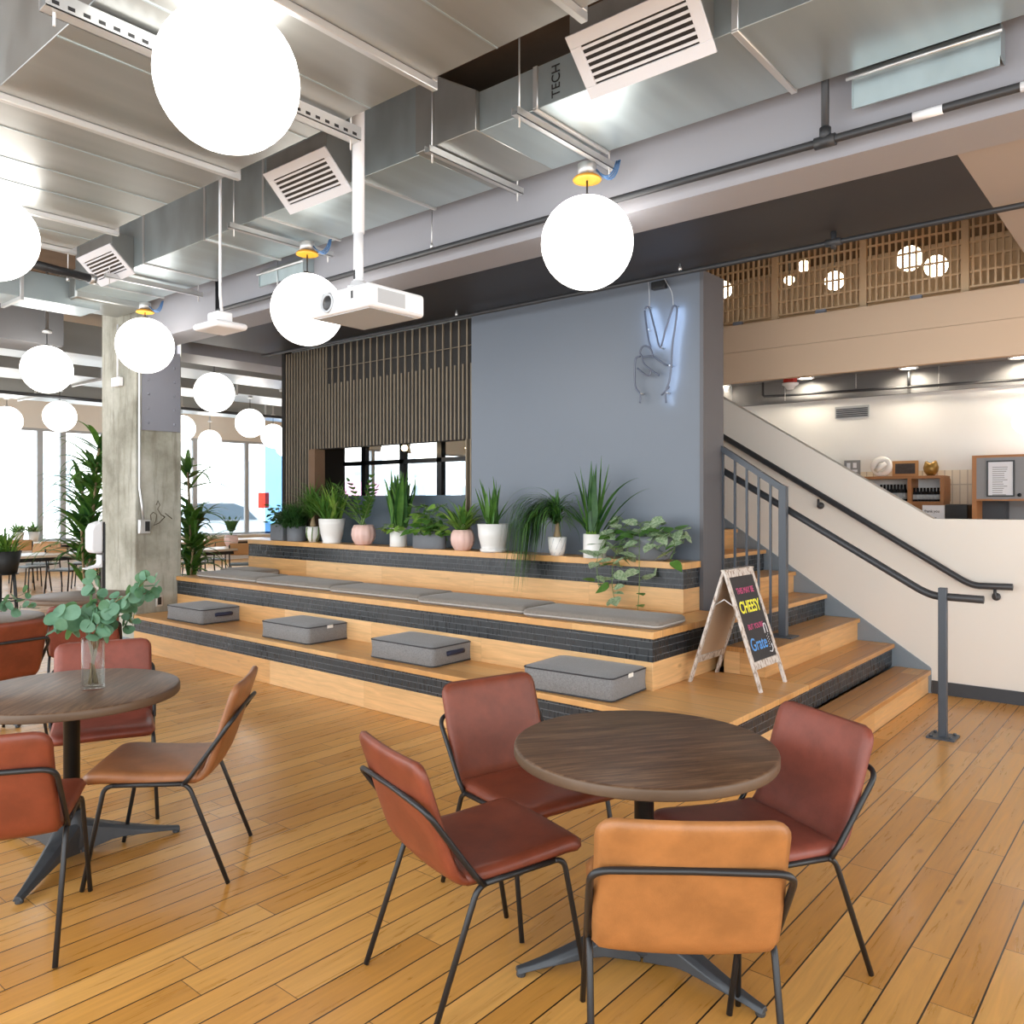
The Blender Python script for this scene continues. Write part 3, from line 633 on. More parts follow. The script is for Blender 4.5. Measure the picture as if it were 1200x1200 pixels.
pendant(-10, 278, 4.75, 'white globe pendant cut by left edge beside the big globe', False, 3.43)
pendant(55, 433, 8.6, 'white globe pendant before the windows, upper of the left cluster', False, 3.5)
pendant(70, 488, 13.2, 'small white globe pendant just above the tall plant at left', False, 3.5)
pendant(8, 493, 14.2, 'small white globe pendant at left edge over the window head', False, 3.5)
pendant(251, 460, 10.4, 'white globe pendant right of the column, biggest of the far cluster', False, 3.5)
pendant(293, 496, 14.2, 'white globe pendant in far cluster, second right of the column', False, 3.5)
pendant(246, 517, 18.3, 'tiny white globe pendant low before the far window right of column', False, 3.5)
pendant(320, 511, 17.0, 'white globe pendant beside left edge of slat screen', False, 3.5)
pendant(336, 523, 18.6, 'white globe pendant half hidden behind the slat screen edge', False, 3.5)
pendant(213, 502, 15.5, 'white globe pendant half hidden behind the right side of column', False, 3.5)
pendant(412, 527, 13.5, 'white globe pendant seen through top of slat wall opening, left', False, 3.2, group='globes through the slat wall opening')
pendant(462, 530, 15, 'white globe pendant seen through middle of slat wall opening', False, 3.2, group='globes through the slat wall opening')
pendant(498, 524, 14, 'white globe pendant seen through slat wall opening, right', False, 3.2, group='globes through the slat wall opening')
for px, py, d, r, lab in ((1066, 303, 10.0, .15, 'warm globe lamp behind lattice, brightest and largest'), (1097, 312, 10.6, .14, 'warm globe lamp behind lattice, just right of the largest'), (978, 329, 10.5, .12, 'warm globe lamp behind lattice in second panel'), (942, 312, 11.5, .08, 'small warm lamp behind lattice near a lattice post'), (925, 328, 11.5, .07, 'smallest warm lamp behind lattice, low'), (847, 340, 11, .12, 'warm globe lamp behind lattice beside the blue wall end')):
    pendant(px, py, d, lab, False, 5.3, r, 'warmglobe', 'warm lamps behind the lattice')
for px, lab in ((474, 'bare warm bulb at top of slat wall opening, middle'), (549, 'bare warm bulb at top right corner of slat wall opening')):
    q = P(px, 525, y=6.3); t = thing('bare_bulb', lab, 'light bulb', (q.x, q.y, q.z)); b = NB(); sphere(b, (0, 0, 0), .035, 16); obj('bulb', b, M['bulb'], t)
    b = NB(); lathe(b, [(.02, .03), (.02, .09), (.005, .1), (.004, 3.33 - q.z)], 10); obj('socket', b, M['black'], t)
# ------------------------------------------------------------------ projector and access point
o = P(420, 343, y=2.92); zt = o.z
t = thing('projector', 'white ceiling projector on a telescopic pole, lens facing left', 'projector', (o.x, o.y, zt))
fx0, fx1 = P(361, 380, y=2.72).x - o.x, P(432, 360, y=2.72).x - o.x
hgt = .125
b = NB(); box(b, fx0, fx1, -.20, .20, -hgt - .03, -.03); pb = obj('projector_body', b, M['wplastic'], t, bevel=.022, segs=3)
b = NB(); box(b, fx0 + .03, fx1 - .03, -.17, .17, -hgt - .034, -hgt - .0295); obj('bottom_panel', b, M['gplastic'], t)
lx = fx0 + .17
def ydisc(bm, prof, c, n=24):   # lathe about the -y axis
    tmp = NB(); lathe(tmp, prof, n); tmp.transform(Matrix.Translation(c) @ Matrix.Rotation(PI / 2, 4, 'X')); me = bpy.data.meshes.new('t'); tmp.to_mesh(me); tmp.free(); bm.from_mesh(me); bpy.data.meshes.remove(me)
b = NB(); ydisc(b, [(.055, -.002), (.055, .006), (.044, .008), (.040, .0)], (lx, -.20, -.092)); le = obj('lens_ring', b, M['gplastic'], t)
b = NB(); ydisc(b, [(.040, .0), (.034, .004), (.02, .01), (.0001, .013)], (lx, -.2, -.092)); obj('lens', b, M['dkplastic'], le)
bx('ir_window', M['dkplastic'], fx1 - .14, fx1 - .125, -.203, -.198, -.1, -.06, parent=t)
bx('vent_grille', M['gplastic'], fx1 - .002, fx1 + .002, -.14, .05, -.13, -.055, parent=t)
bx('rating_label', M['paper'], fx1 - .002, fx1 + .0015, .08, .17, -.14, -.05, parent=t)
b = NB(); tube(b, [(0, 0, .04), (0, 0, .33)], .028, 16); tube(b, [(0, 0, .33), (0, 0, 4.2 - zt)], .034, 16); obj('pole', b, M['wplastic'], t)
bx('pole_slot', M['dkplastic'], -.006, .006, -.031, -.026, .07, .12, parent=t)
b = NB(); lathe(b, [(.10, -.02), (.10, -.005), (.05, .02), (.04, .06), (.03, .06)], 20)
for a in range(4):
    an = a * PI / 2 + .5; tube(b, [(.05 * math.cos(an), .05 * math.sin(an), -.01), (.16 * math.cos(an), .13 * math.sin(an), -.018)], .012, 8); lathe(b, [(.02, -.03), (.02, .0)], 10, (.16 * math.cos(an), .13 * math.sin(an), 0))
obj('mount_bracket', b, M['wplastic'], t, smooth=True)
o = P(258, 384, d=4.95)
t = thing('access_point', 'white wireless access point hanging on a thin rod left of projector', 'access point', tuple(o))
b = NB(); box(b, -.135, .135, -.11, .11, -.02, .022); obj('housing', b, M['wplastic'], t, bevel=.02, segs=3)
b = NB(); box(b, -.06, .06, -.05, .05, .022, .09); obj('mount_box', b, M['wplastic'], t, bevel=.008)
b = NB(); tube(b, [(.02, 0, .09), (.0, 0, .2), (0, 0, 4.2 - o.z)], .009, 8); obj('rod', b, M['wplastic'], t)
# conduit and outlet on the column
q = P(168, 617, x=-8.6)
t = thing('outlet_box', 'grey outlet box on concrete column at end of a conduit', 'outlet', (q.x, q.y, q.z)); 
bx('box_body', M['strut'], 0, .05, -.06, .055, -.075, .075, parent=t, bevel=.006)
bx('socket_face', M['dkplastic'], .05, .053, -.005, .045, -.05, .055, parent=t)
b = NB(); c0 = P(168, 603, x=-8.58); c1 = P(163.5, 571, x=-8.58); c2 = P(163.5, 400, x=-8.58)
tube(b, [Vector(v) - q for v in (Vector((c0.x, c0.y, q.z + .06)), c0 + (c1 - c0) * .3, c1, c2, Vector((c2.x, c2.y, 3.3)))], .013, 8); obj('conduit', b, M['strut'], t)
q = P(140, 448, y=4.05); t = thing('wall_junction_box', 'small white box on front face of concrete column with conduit above', 'junction box', tuple(q))
bx('box_body', M['wplastic'], -.09, .09, -.05, .0, -.05, .05, parent=t, bevel=.005)
b = NB(); tube(b, [(0, -.02, .05), (0, -.02, 3.5 - q.z)], .011, 8); obj('conduit', b, M['wplastic'], t)
q = P(186, 704, x=-8.6); t = thing('outlet_box', 'small dark outlet low on the column just above bleacher tread', 'outlet', (q.x, q.y, q.z)); bx('box_body', M['strut'], 0, .02, -.035, .035, -.06, .06, parent=t, bevel=.004); bx('socket_face', M['dkplastic'], .02, .023, -.02, .02, -.04, .04, parent=t)
# ------------------------------------------------------------------ chairs
def pillow(prof, W, T, cr0, cr1, nx=14, ns=22, cx=0.0, de=.035):
    """closed cushion shell along a (y,z) profile; cr0/cr1 corner radii at its two ends"""
    pts = [Vector((0, p[0], p[1])) for p in prof]; sl = [0]
    for a, c in zip(pts, pts[1:]): sl.append(sl[-1] + (c - a).length)
    L = sl[-1]
    def at(s):
        s = min(max(s, 0), L)
        for i in range(len(pts) - 1):
            if s <= sl[i + 1] + 1e-9:
                f = (s - sl[i]) / (sl[i + 1] - sl[i]); return pts[i].lerp(pts[i + 1], f), (pts[i + 1] - pts[i]).normalized()
    bm = NB(); rows = []
    for i in range(ns + 1):
        u = i / ns; s = L * (.5 - .5 * math.cos(PI * u)) * .6 + L * u * .4
        p, d = at(s)
        p = (at(s - .02)[0] + p * 2 + at(s + .02)[0]) / 4 if .02 < s < L - .02 else p
        w = W / 2
        for cr, q in ((cr0, s), (cr1, L - s)):
            if cr and q < cr: w = min(w, W / 2 - cr + math.sqrt(max(0, cr * cr - (cr - q) ** 2)))
        N = Vector((0, -d.z, d.y)); row = []
        for j in range(nx + 1):
            v = -math.cos(PI * j / nx); v = v * .55 + (2 * j / nx - 1) * .45
            x = v * w
            e = min(min(s, L - s), w - abs(x)); k = min(1, e / de); h = T / 2 * math.sqrt(max(0, 1 - (1 - k) ** 2))
            b = p + Vector((x, 0, 0)) + N * (cx * x * x)
            edge = i in (0, ns) or j in (0, nx)
            if edge: v0 = bm.verts.new(b); row.append((v0, v0))
            else: row.append((bm.verts.new(b + N * h), bm.verts.new(b - N * h)))
        rows.append(row)
    for i in range(ns):
        for j in range(nx):
            for s_ in (0, 1):
                q = [rows[i][j][s_], rows[i][j + 1][s_], rows[i + 1][j + 1][s_], rows[i + 1][j][s_]]
                try: bm.faces.new(q if s_ == 0 else q[::-1])
                except ValueError: pass
    return bm
def make_chair(m, label, group):
    t = thing('dining_chair', label, 'chair', group=group)
    seat = [(.265, .432), (.25, .447), (.2, .452), (.1, .444), (0, .438), (-.12, .436), (-.2, .44)]
    back = [(-.168, .418), (-.203, .426), (-.232, .455), (-.25, .50), (-.278, .58), (-.31, .68), (-.335, .755), (-.355, .814)]
    obj('seat', pillow(seat, .47, .05, .05, .02, cx=.05), m, t, smooth=True)
    obj('backrest', pillow(back, .475, .034, .03, .055, cx=-.22), m, t, smooth=True)
    K = M['black']; r = .0095
    for s in (-1, 1):
        b = NB(); tube(b, arc((s * .222, .14, .418), (s * .226, .172, .418), (s * .228, .18, .39), 5) + [(s * .242, .255, .004)], r, 8); obj('leg', b, K, t)
        b = NB(); tube(b, arc((s * .24, -.13, .42), (s * .241, -.16, .415), (s * .241, -.172, .38), 5) + [(s * .24, -.315, .004)], r, 8); obj('leg', b, K, t)
        b = NB(); tube(b, [(s * .222, .14, .418), (s * .24, -.145, .42)], r, 8); obj('seat_rail', b, K, t)
    b = NB()
    Lp = [(-.243, -.14, .42), (-.2455, -.17, .455)]; pts = Lp + [(-.247, -.298, .63)] + arc((-.247, -.31, .647), (-.245, -.335, .68), (-.2, -.338, .684), 6) + [(0, -.333, .684)]
    pts += [(-p[0], p[1], p[2]) for p in pts[-2::-1]]
    tube(b, pts, r, 8); obj('back_bar', b, K, t)
    b = NB(); tube(b, [(-.222, .13, .415), (.222, .13, .415)], r * .8, 6); tube(b, [(-.238, -.12, .417), (.238, -.12, .417)], r * .8, 6); obj('cross_bar', b, K, t)
    return t
D_ = math.radians
g = 'leather chairs around the round tables'
chA = make_chair(M['rust'], 'rust red leather chair at left of front round table, seen from behind its shoulder', g); chA.location = (-1.835, 2.035, 0); chA.rotation_euler = (0, 0, D_(-17))
dup(chA, (-2.016, 2.55, 0), D_(254.6), 'rust red leather chair facing us, behind the left side of front round table')
chC = make_chair(M['deepred'], 'deep red leather chair at right of front round table, below the chalkboard sign', g); chC.location = (-1.18, 2.68, 0); chC.rotation_euler = (0, 0, D_(151.5))
chD = make_chair(M['orange'], 'orange tan leather chair nearest us, its back blocking the front table base', g); chD.location = (-1.128, 2.055, 0); chD.rotation_euler = (0, 0, D_(37.2))
chE = make_chair(M['brown'], 'brown tan leather chair in profile, right of the table with the tall vase', g); chE.location = (-3.44, 1.755, 0); chE.rotation_euler = (0, 0, D_(137))
dup(chA, (-3.338, 1.087, 0), D_(56.8), 'rust red leather chair cut by left edge, in front of the table with tall vase')
dup(chC, (-4.263, 1.846, 0), D_(246.1), 'red leather chair directly behind the tall vase, seat hidden under the tabletop')
dup(chA, (-6.07, 1.87, 0), D_(98), 'rust red leather chair back at left edge, beyond the table with tall vase')
dup(chC, (-6.55, 2.72, 0), D_(62), 'red leather chair just behind the eucalyptus leaves, nearest the concrete column')
# ------------------------------------------------------------------ round tables
def make_table(label):
    t = thing('round_table', label, 'table', group='round tables')
    b = NB(); lathe(b, [(.0001, .742), (.440, .742), (.448, .738), (.45, .732), (.45, .708), (.447, .703), (.43, .70), (.0001, .70)], 72); 
    for f in b.faces:
        if f.calc_center_median().z < .7385 and f.calc_center_median().xy.length > .435: f.material_index = 1
    obj('tabletop', b, [M['tabletop'], M['tabedge']], t)
    b = NB(); lathe(b, [(.034, .12), (.034, .69), (.09, .69), (.12, .70)], 24); obj('pedestal', b, M['black'], t)
    b = NB(); lathe(b, [(.038, .2), (.045, .17), (.058, .14), (.075, .05), (.06, .03), (.0001, .03)], 24); obj('hub', b, M['iron'], t, smooth=True)
    for k in range(3):
        a = k * 2 * PI / 3; b = NB(); rings = []
        for i in range(11):
            q = i / 10; r = .035 + .42 * q; zt = .03 + .125 * (1 - q) ** 1.25; zb = .012 + .052 * (1 - q) ** .8 - .045 * max(0, 1 - q * 3)
            w = .036 * (1 - q) + .019
            rings.append([b.verts.new((r * math.cos(a) - s * math.sin(a), r * math.sin(a) + s * math.cos(a), z)) for s, z in ((-w, zb), (w, zb), (w * .95, zt - .014), (w * .55, zt), (-w * .55, zt), (-w * .95, zt - .014))])
        for A, B in zip(rings, rings[1:]):
            for i in range(6): b.faces.new((A[i], A[(i + 1) % 6], B[(i + 1) % 6], B[i]))
        b.faces.new(rings[0]); b.faces.new(rings[-1][::-1])
        lathe(b, [(.016, 0), (.016, .014)], 10, (.44 * math.cos(a), .44 * math.sin(a), 0))
        obj('foot', b, M['iron'], t, bevel=.004)
    return t
tb = make_table('dark round wooden table in front right, ringed by four leather chairs'); tb.location = (-1.455, 2.452, 0); tb.rotation_euler = (0, 0, D_(-126))
dup(tb, (-3.84, 1.525, 0), D_(-46), 'dark round wooden table at left with a tall glass vase on it')
dup(tb, (-6.70, 1.99, 0), D_(20), 'round table cut by left edge, beyond the table with the tall vase')
dup(tb, (-7.55, 3.10, 0), D_(50), 'round table glimpsed behind eucalyptus, in front of the concrete column')
# ------------------------------------------------------------------ vases and eucalyptus
def vase(label, loc):
    t = thing('glass_vase', label, 'vase', loc)
    b = NB(); lathe(b, [(.0001, 0), (.045, 0), (.048, .004), (.048, .225), (.046, .227), (.044, .225), (.044, .016), (.0001, .012)], 36); obj('vase_body', b, M['glass'], t)
    return t
def disc_leaf(bm, c, n, up, r, mi=0):
    n = n.normalized(); u = up.cross(n)
    if u.length < 1e-4: u = Vector((1, 0, 0)).cross(n)
    u.normalize(); v = n.cross(u)
    m = bm.verts.new(c - n * r * .10); ring = []
    for k in range(12):
        a = 2 * PI * k / 12; rr = r * (1 + .06 * math.sin(3 * a)); ring.append(bm.verts.new(c + u * math.cos(a) * rr * .92 + v * math.sin(a) * rr))
    for k in range(12):
        f = bm.faces.new((m, ring[k], ring[(k + 1) % 12])); f.smooth = True; f.material_index = mi
def branch(label, base, path, leaves, seed, r0=.03, start=.25):
    """eucalyptus branch: path world points; pairs of round leaves"""
    rr = random.Random(seed); base = Vector(base); t = thing('eucalyptus_branch', label, 'branch', base, group='eucalyptus branches')
    pts = [Vector(p) - base for p in path]
    cur = []
    for i in range(len(pts) - 1):
        for k in range(6):
            f = k / 6; a = pts[max(i - 1, 0)]; b0, c0, d0 = pts[i], pts[i + 1], pts[min(i + 2, len(pts) - 1)]
            cur.append(.5 * ((2 * b0) + (c0 - a) * f + (2 * a - 5 * b0 + 4 * c0 - d0) * f * f + (3 * b0 - a - 3 * c0 + d0) * f ** 3))
    cur.append(pts[-1])
    b = NB(); tube(b, cur, [.0038 * (1 - .6 * i / len(cur)) for i in range(len(cur))], 6); obj('stem', b, M['stem'], t)
    b = NB()
    for k in range(leaves):
        f = start + (1 - start) * k / (leaves - 1); q = f * (len(cur) - 1); i = min(int(q), len(cur) - 2); p = cur[i].lerp(cur[i + 1], q - i); d = (cur[i + 1] - cur[i]).normalized()
        for s in ((1, -1) if k < leaves - 1 else (1,)):
            side = d.cross(Vector((rr.uniform(-1, 1), rr.uniform(-1, 1), rr.uniform(.0, 1)))).normalized() * s
            r = r0 * (1.0 - .45 * f) * rr.uniform(.75, 1.2); n = (side * .3 + Vector((rr.uniform(-1, 1), rr.uniform(-1.4, .3), rr.uniform(-.5, 1)))).normalized()
            disc_leaf(b, p + side * (r * 1.05) + d * r * .2, n, side, r)
    obj('foliage', b, M['euc'], t)
vb = P(109, 806, z=.742); vb = Vector((-3.80, 1.635, .742))
vb = P(109, 807, z=.742)
vase('tall clear glass vase of eucalyptus on the left round table', vb)
dv = (vb - Vector((0, 0, EYE))).dot(FW)
def Q(px, py, dd=0): return P(px, py, d=dv + dd)
mouth = lambda x: vb + RT * x + Vector((0, 0, .21))
bt = lambda x, y=0: vb + RT * x + FW * y + Vector((0, 0, .022))
branch('eucalyptus branch with two biggest leaves drooping left of the tall vase', vb, [bt(.02), mouth(-.02), Q(95, 728, .05), Q(78, 722, -.05), Q(70, 738, -.1)], 8, 3, .055, .45)
branch('upright eucalyptus branch rising highest above the left of tall vase', vb, [bt(.01), mouth(-.01), Q(110, 720), Q(113, 695), Q(103, 676, .02)], 13, 4, .044, .35)
branch('eucalyptus branch arching right over the column foot from the tall vase', vb, [bt(-.02), mouth(.02), Q(130, 720, .03), Q(160, 700), Q(187, 688, -.02)], 17, 5, .042, .3)
branch('eucalyptus branch with small pale leaf tips reaching farthest up right', vb, [bt(-.01, .02), mouth(.01), Q(128, 712, -.08), Q(158, 692, -.1), Q(176, 674, -.1)], 15, 6, .036, .35)
branch('eucalyptus branch drooping low right beside the bleacher corner', vb, [bt(-.02, .01), mouth(.025), Q(124, 728, .08), Q(146, 722, .1), Q(156, 732, .1)], 13, 7, .042, .35)
branch('short bushy eucalyptus branch at the mouth of the tall vase', vb, [bt(0, -.02), mouth(0), Q(112, 738, -.06), Q(120, 722, -.08), Q(128, 712, -.08)], 13, 8, .042, .4)
v2 = Vector((-6.72, 1.80, .742)); vase('glass vase at left edge on the far round table', v2); d2v = (v2 - Vector((0, 0, EYE))).dot(FW)
for k, (pp, n, lab) in enumerate((([(-14, 712), (14, 702), (36, 692)], 7, 'upper eucalyptus branch reaching in from the left edge'), ([(-12, 716), (18, 712), (46, 713)], 7, 'lower eucalyptus branch reaching in from left edge over the far table'))):
    branch(lab, v2, [v2 + Vector((0, 0, .06)), v2 + Vector((0, 0, .22))] + [P(x, y, d=d2v - .05 * i) for i, (x, y) in enumerate(pp)], n, 20 + k, .046, .45)
# ------------------------------------------------------------------ cushions on the tiers
def cushion_bm(w, d, h, r=.03):
    b = NB(); n = 8; ring = []
    pts = []
    for cx, cy, a0 in ((w / 2 - r, d / 2 - r, 0), (-w / 2 + r, d / 2 - r, 1), (-w / 2 + r, -d / 2 + r, 2), (w / 2 - r, -d / 2 + r, 3)):
        for k in range(6):
            a = (a0 + k / 5) * PI / 2; pts.append((cx + r * math.cos(a), cy + r * math.sin(a)))
    return pts
def stack(bm, pts, levels, mi=0):
    rings = []
    for s, z in levels: rings.append([bm.verts.new((x - math.copysign(min(abs(x), s), x), y - math.copysign(min(abs(y), s), y), z)) for x, y in pts])
    for A, B in zip(rings, rings[1:]):
        for k in range(len(pts)):
            f = bm.faces.new((A[k], A[(k + 1) % len(pts)], B[(k + 1) % len(pts)], B[k])); f.smooth = True; f.material_index = mi
    bm.faces.new(rings[0][::-1]); c = bm.faces.new(rings[-1]); c.smooth = True
def floor_cushion(label, fl, rz, handle, w=.68, d=.47, h=.15, tagx=None):
    x, y = fl; t = thing('floor_cushion', label, 'cushion', (x + .5 * (w * math.cos(rz) - d * math.sin(rz)), y + .5 * (w * math.sin(rz) + d * math.cos(rz)), .375), rz, 'thick grey floor cushions')
    pts = cushion_bm(w, d, h, .035); b = NB(); stack(b, pts, [(.012, 0), (.0, .010), (-.004, h * .5), (0, h - .010), (.012, h), (.10, h + .008), (.2, h + .01)]); obj('cushion_body', b, M['cush'], t)
    for z in (.010, h - .008):
        b = NB(); tube(b, [(px, py, z) for px, py in pts], .0045, 6, closed=True); obj('piping', b, M['piping'], t)
    if handle:
        b = NB(); tube(b, [(w / 2, -.09, .085), (w / 2 + .018, -.06, .09), (w / 2 + .022, 0, .088), (w / 2 + .018, .06, .09), (w / 2, .09, .085)], .018, 8); 
        for v in b.verts: v.co.x = w / 2 + (v.co.x - w / 2) * .7
        obj('handle', b, M['navy'], t)
    if tagx: bx('care_tag', M['tagw'], w / 2 + .002, w / 2 + .006, -.04, .02, h - .03, h - .005, parent=t)
floor_cushion('thick grey floor cushion with navy handle, beside the concrete column', (-8.03, 4.10), .01, 1)
floor_cushion('thick grey floor cushion with white tag, second from the column', (-6.33, 4.10), .01, 0, tagx=1)
floor_cushion('thick grey floor cushion with navy handle, third from the column', (-4.86, 4.10), .02, 1)
floor_cushion('thick grey floor cushion at right end of lowest tier, behind front table', (-3.30, 4.05), .06, 0, w=.66, d=.46, tagx=1)
def seat_pad(label, fl, rz, w, d=.43, z=.75, tilt=0):
    x, y = fl; t = thing('seat_pad', label, 'seat pad', (x + .5 * (w * math.cos(rz) - d * math.sin(rz)), y + .5 * (w * math.sin(rz) + d * math.cos(rz)), z), rz, 'thin grey seat pads on the middle tier')
    t.rotation_euler = (tilt, 0, rz)
    h = .058; pts = cushion_bm(w, d, h, .04); b = NB(); stack(b, pts, [(.015, 0), (.0, .012), (0, h - .015), (.015, h - .003), (.09, h + .004), (.19, h + .005)]); obj('pad_body', b, M['pad'], t)
    b = NB(); tube(b, [(px, py, .02) for px, py in pts], .0055, 6, closed=True); obj('piping', b, M['ppiping'], t)
seat_pad('thin grey seat pad at right end of middle tier, above the last floor cushion', (-3.70, 4.535), .05, 1.08)
seat_pad('thin grey seat pad second from right on the middle tier', (-4.83, 4.565), .03, 1.10)
seat_pad('thin grey seat pad third from right on the middle tier', (-6.02, 4.60), .03, 1.16)
seat_pad('thin grey seat pad fourth from right on the middle tier', (-7.22, 4.61), .03, 1.17)
seat_pad('thin grey seat pad on middle tier touching the column side pad', (-8.36, 4.60), .03, 1.11)
seat_pad('thin grey seat pad turned sideways at the far left end of middle tier', (-7.95, 5.0), PI / 2 + .0, .40, d=.62)
# ------------------------------------------------------------------ chalkboard sign
o = Vector((-2.325, 5.125, .375)); t = thing('chalkboard_sign', 'distressed white wooden A-frame chalkboard standing on the lowest tier corner', 'chalkboard', o)
H, Wd, SP = .75, .43, .255
def panel(side):
    """matrix: local x along the board width (world +y), local y up the slope, local z outwards"""
    L = math.hypot(H, SP - .012); up = Vector((-side * (SP - .012) / L, 0, H / L)); xx = Vector((0, side, 0)); nn = xx.cross(up)
    return Matrix(((xx.x, up.x, nn.x, side * SP), (xx.y, up.y, nn.y, 0), (xx.z, up.z, nn.z, 0), (0, 0, 0, 1))), L
for s, nm in ((1, 'front_frame'), (-1, 'rear_frame')):
    mt, L = panel(s); b = NB(); w = Wd / 2; e = .034
    box(b, -w, -w + e, 0, L, -.018, 0, 0, mt); box(b, w - e, w, 0, L, -.018, 0, 0, mt); box(b, -w + e, w - e, L - .045, L, -.018, 0, 0, mt); box(b, -w + e, w - e, .14, .19, -.018, 0, 0, mt)
    fr = obj(nm, b, M['distress'], t, bevel=.003, segs=1)
    b = NB(); box(b, -w + e - .005, w - e + .005, .185, L - .04, -.012, -.004, 0, mt)
    obj('chalkboard_panel', b, M['chalkboard'] if s == 1 else M['hardboard'], t)
    if s == 1:
        def line(st, m, size, yy, xx_=0, sx=1, bold=0): 
            text(st, size, M[m], 'chalk_lettering', t, mt @ Matrix.Translation((xx_, yy, -.003)), .0006, sx, bold)
        line('THIS MAY BE', 'chp', .058, .645, 0, .80)
        line('CHEESY', 'chy', .11, .535, 0, .80, .0022)
        line("BUT YOU'RE", 'chp', .05, .405, .0, .85)
        line('Grate', 'chb', .115, .29, -.03, .92, .001)
        b = NB()
        tube(b, [mt @ Vector(v) for v in ((.105, .345, -.002), (.108, .395, -.002), (.118, .408, -.002), (.135, .408, -.002), (.145, .395, -.002), (.147, .345, -.002))], .004, 5)
        tube(b, [mt @ Vector(v) for v in ((.10, .225, -.002), (.13, .218, -.002), (.155, .235, -.002), (.155, .27, -.002))], .004, 5)
        for k in range(10): tube(b, [mt @ Vector((.112 + .022 * (k % 2), .25 + .009 * k, -.002)), mt @ Vector((.122 + .022 * (k % 2), .255 + .009 * k, -.002))], .002, 4)
        obj('chalk_drawing', b, M['chw'], t)
b = NB(); box(b, -.02, .02, -Wd / 2 - .002, Wd / 2 + .002, H - .004, H + .008); obj('top_batten', b, M['distress'], t, bevel=.002, segs=1)
for yy in (-.2, .2):
    b = NB(); zz = .52; xx = SP * (1 - zz / H); tube(b, [(-xx + .005, yy, zz), (0, yy, zz + .045), (xx - .005, yy, zz)], .005, 6); obj('hinge_stay', b, M['strut'], t)
# ------------------------------------------------------------------ neon hand sign
NY = 5.60
def NP(x, y, yy=NY): return P(720 + x / 5, 260 + y / 5, y=yy)
o = NP(240, 760); t = thing('neon_sign', 'neon tube outline of a hand making a V sign on the blue wall', 'neon sign', o)
LINES = [[(180, 512), (188, 498), (200, 500), (212, 530), (240, 640), (268, 735), (300, 630), (335, 520), (345, 494), (358, 494), (367, 515), (356, 610), (340, 720), (332, 850), (322, 930), (300, 1000), (303, 1060)],
         [(178, 520), (185, 590), (200, 690), (212, 735)],
         [(165, 792), (150, 768), (160, 738), (182, 727), (208, 740), (222, 770), (225, 795)],
         [(165, 792), (172, 830), (215, 868), (262, 898)], [(165, 792), (215, 788), (262, 812), (300, 838), (318, 840)],
         [(152, 788), (128, 796), (120, 830), (122, 960), (150, 1010), (150, 1062)], [(135, 858), (180, 895), (208, 898), (212, 872)],
         [(276, 1015), (300, 990), (322, 965)]]
def smooth(pts, k=4):
    out = []
    for i in range(len(pts) - 1):
        a, b0, c0, d0 = pts[max(i - 1, 0)], pts[i], pts[i + 1], pts[min(i + 2, len(pts) - 1)]
        for j in range(k):
            f = j / k; out.append(.5 * ((2 * b0) + (c0 - a) * f + (2 * a - 5 * b0 + 4 * c0 - d0) * f * f + (3 * b0 - a - 3 * c0 + d0) * f ** 3))
    return out + [pts[-1]]
for i, ln in enumerate(LINES):
    b = NB(); tube(b, [v - o for v in smooth([NP(*q) for q in ln])], .0075, 8); 
    if i < 2:
        bmesh.ops.recalc_face_normals(b, faces=b.faces)
        for f in b.faces:
            if f.normal.y > .72: f.material_index = 1
    obj('front_tube', b, [M['neondk'], M['neonlit']], t)
b = NB(); tube(b, [v - o for v in smooth([NP(205, 495), NP(203, 400), NP(182, 180), NP(178, 130)])], .003, 5); tube(b, [v - o for v in smooth([NP(345, 492), NP(335, 410), NP(285, 310), NP(270, 150)])], .003, 5); obj('cable', b, M['gplastic'], t)
q0 = NP(262, 372, 5.63) - o; b = NB(); box(b, q0.x - .06, q0.x + .06, .005, .055, -.03 + q0.z, .03 + q0.z); obj('power_box', b, M['black'], t, bevel=.006)
for q in ((193, 500), (190, 628), (268, 735), (352, 492), (318, 840), (300, 1000), (150, 1005)):
    v = NP(*q) - o; b = NB(); tube(b, [v, v + Vector((0, .058, 0))], .006, 6); obj('standoff', b, M['strut'], t)
# ------------------------------------------------------------------ potted plants
def strap(bm, base, az, tilt, L, w, droop, mi=0, segs=8, tip=.15, fold=.25, rnd=None):
    """one strap leaf: az direction, tilt from vertical at the base, droop = extra bend by the tip (radians)"""
    p = Vector(base); d2 = Vector((math.cos(az), math.sin(az), 0)); sd = Vector((-math.sin(az), math.cos(az), 0)); prev = None
    for i in range(segs + 1):
        f = i / segs; a = min(3.02, tilt + droop * f ** DP); d = d2 * math.sin(a) + Vector((0, 0, math.cos(a)))
        ww = w * min(1, (1 - f) / max(tip, 1e-3) * .9 + .04) * (.65 + .35 * min(1, f * 4)) / 2
        n = sd.cross(d)
        row = [bm.verts.new(p - sd * ww), bm.verts.new(p - n * ww * fold), bm.verts.new(p + sd * ww)]
        if prev:
            for k in (0, 1):
                fc = bm.faces.new((prev[k], prev[k + 1], row[k + 1], row[k])); fc.smooth = True; fc.material_index = mi
        prev = row; p = p + d * (L / segs)
DP = 2.0
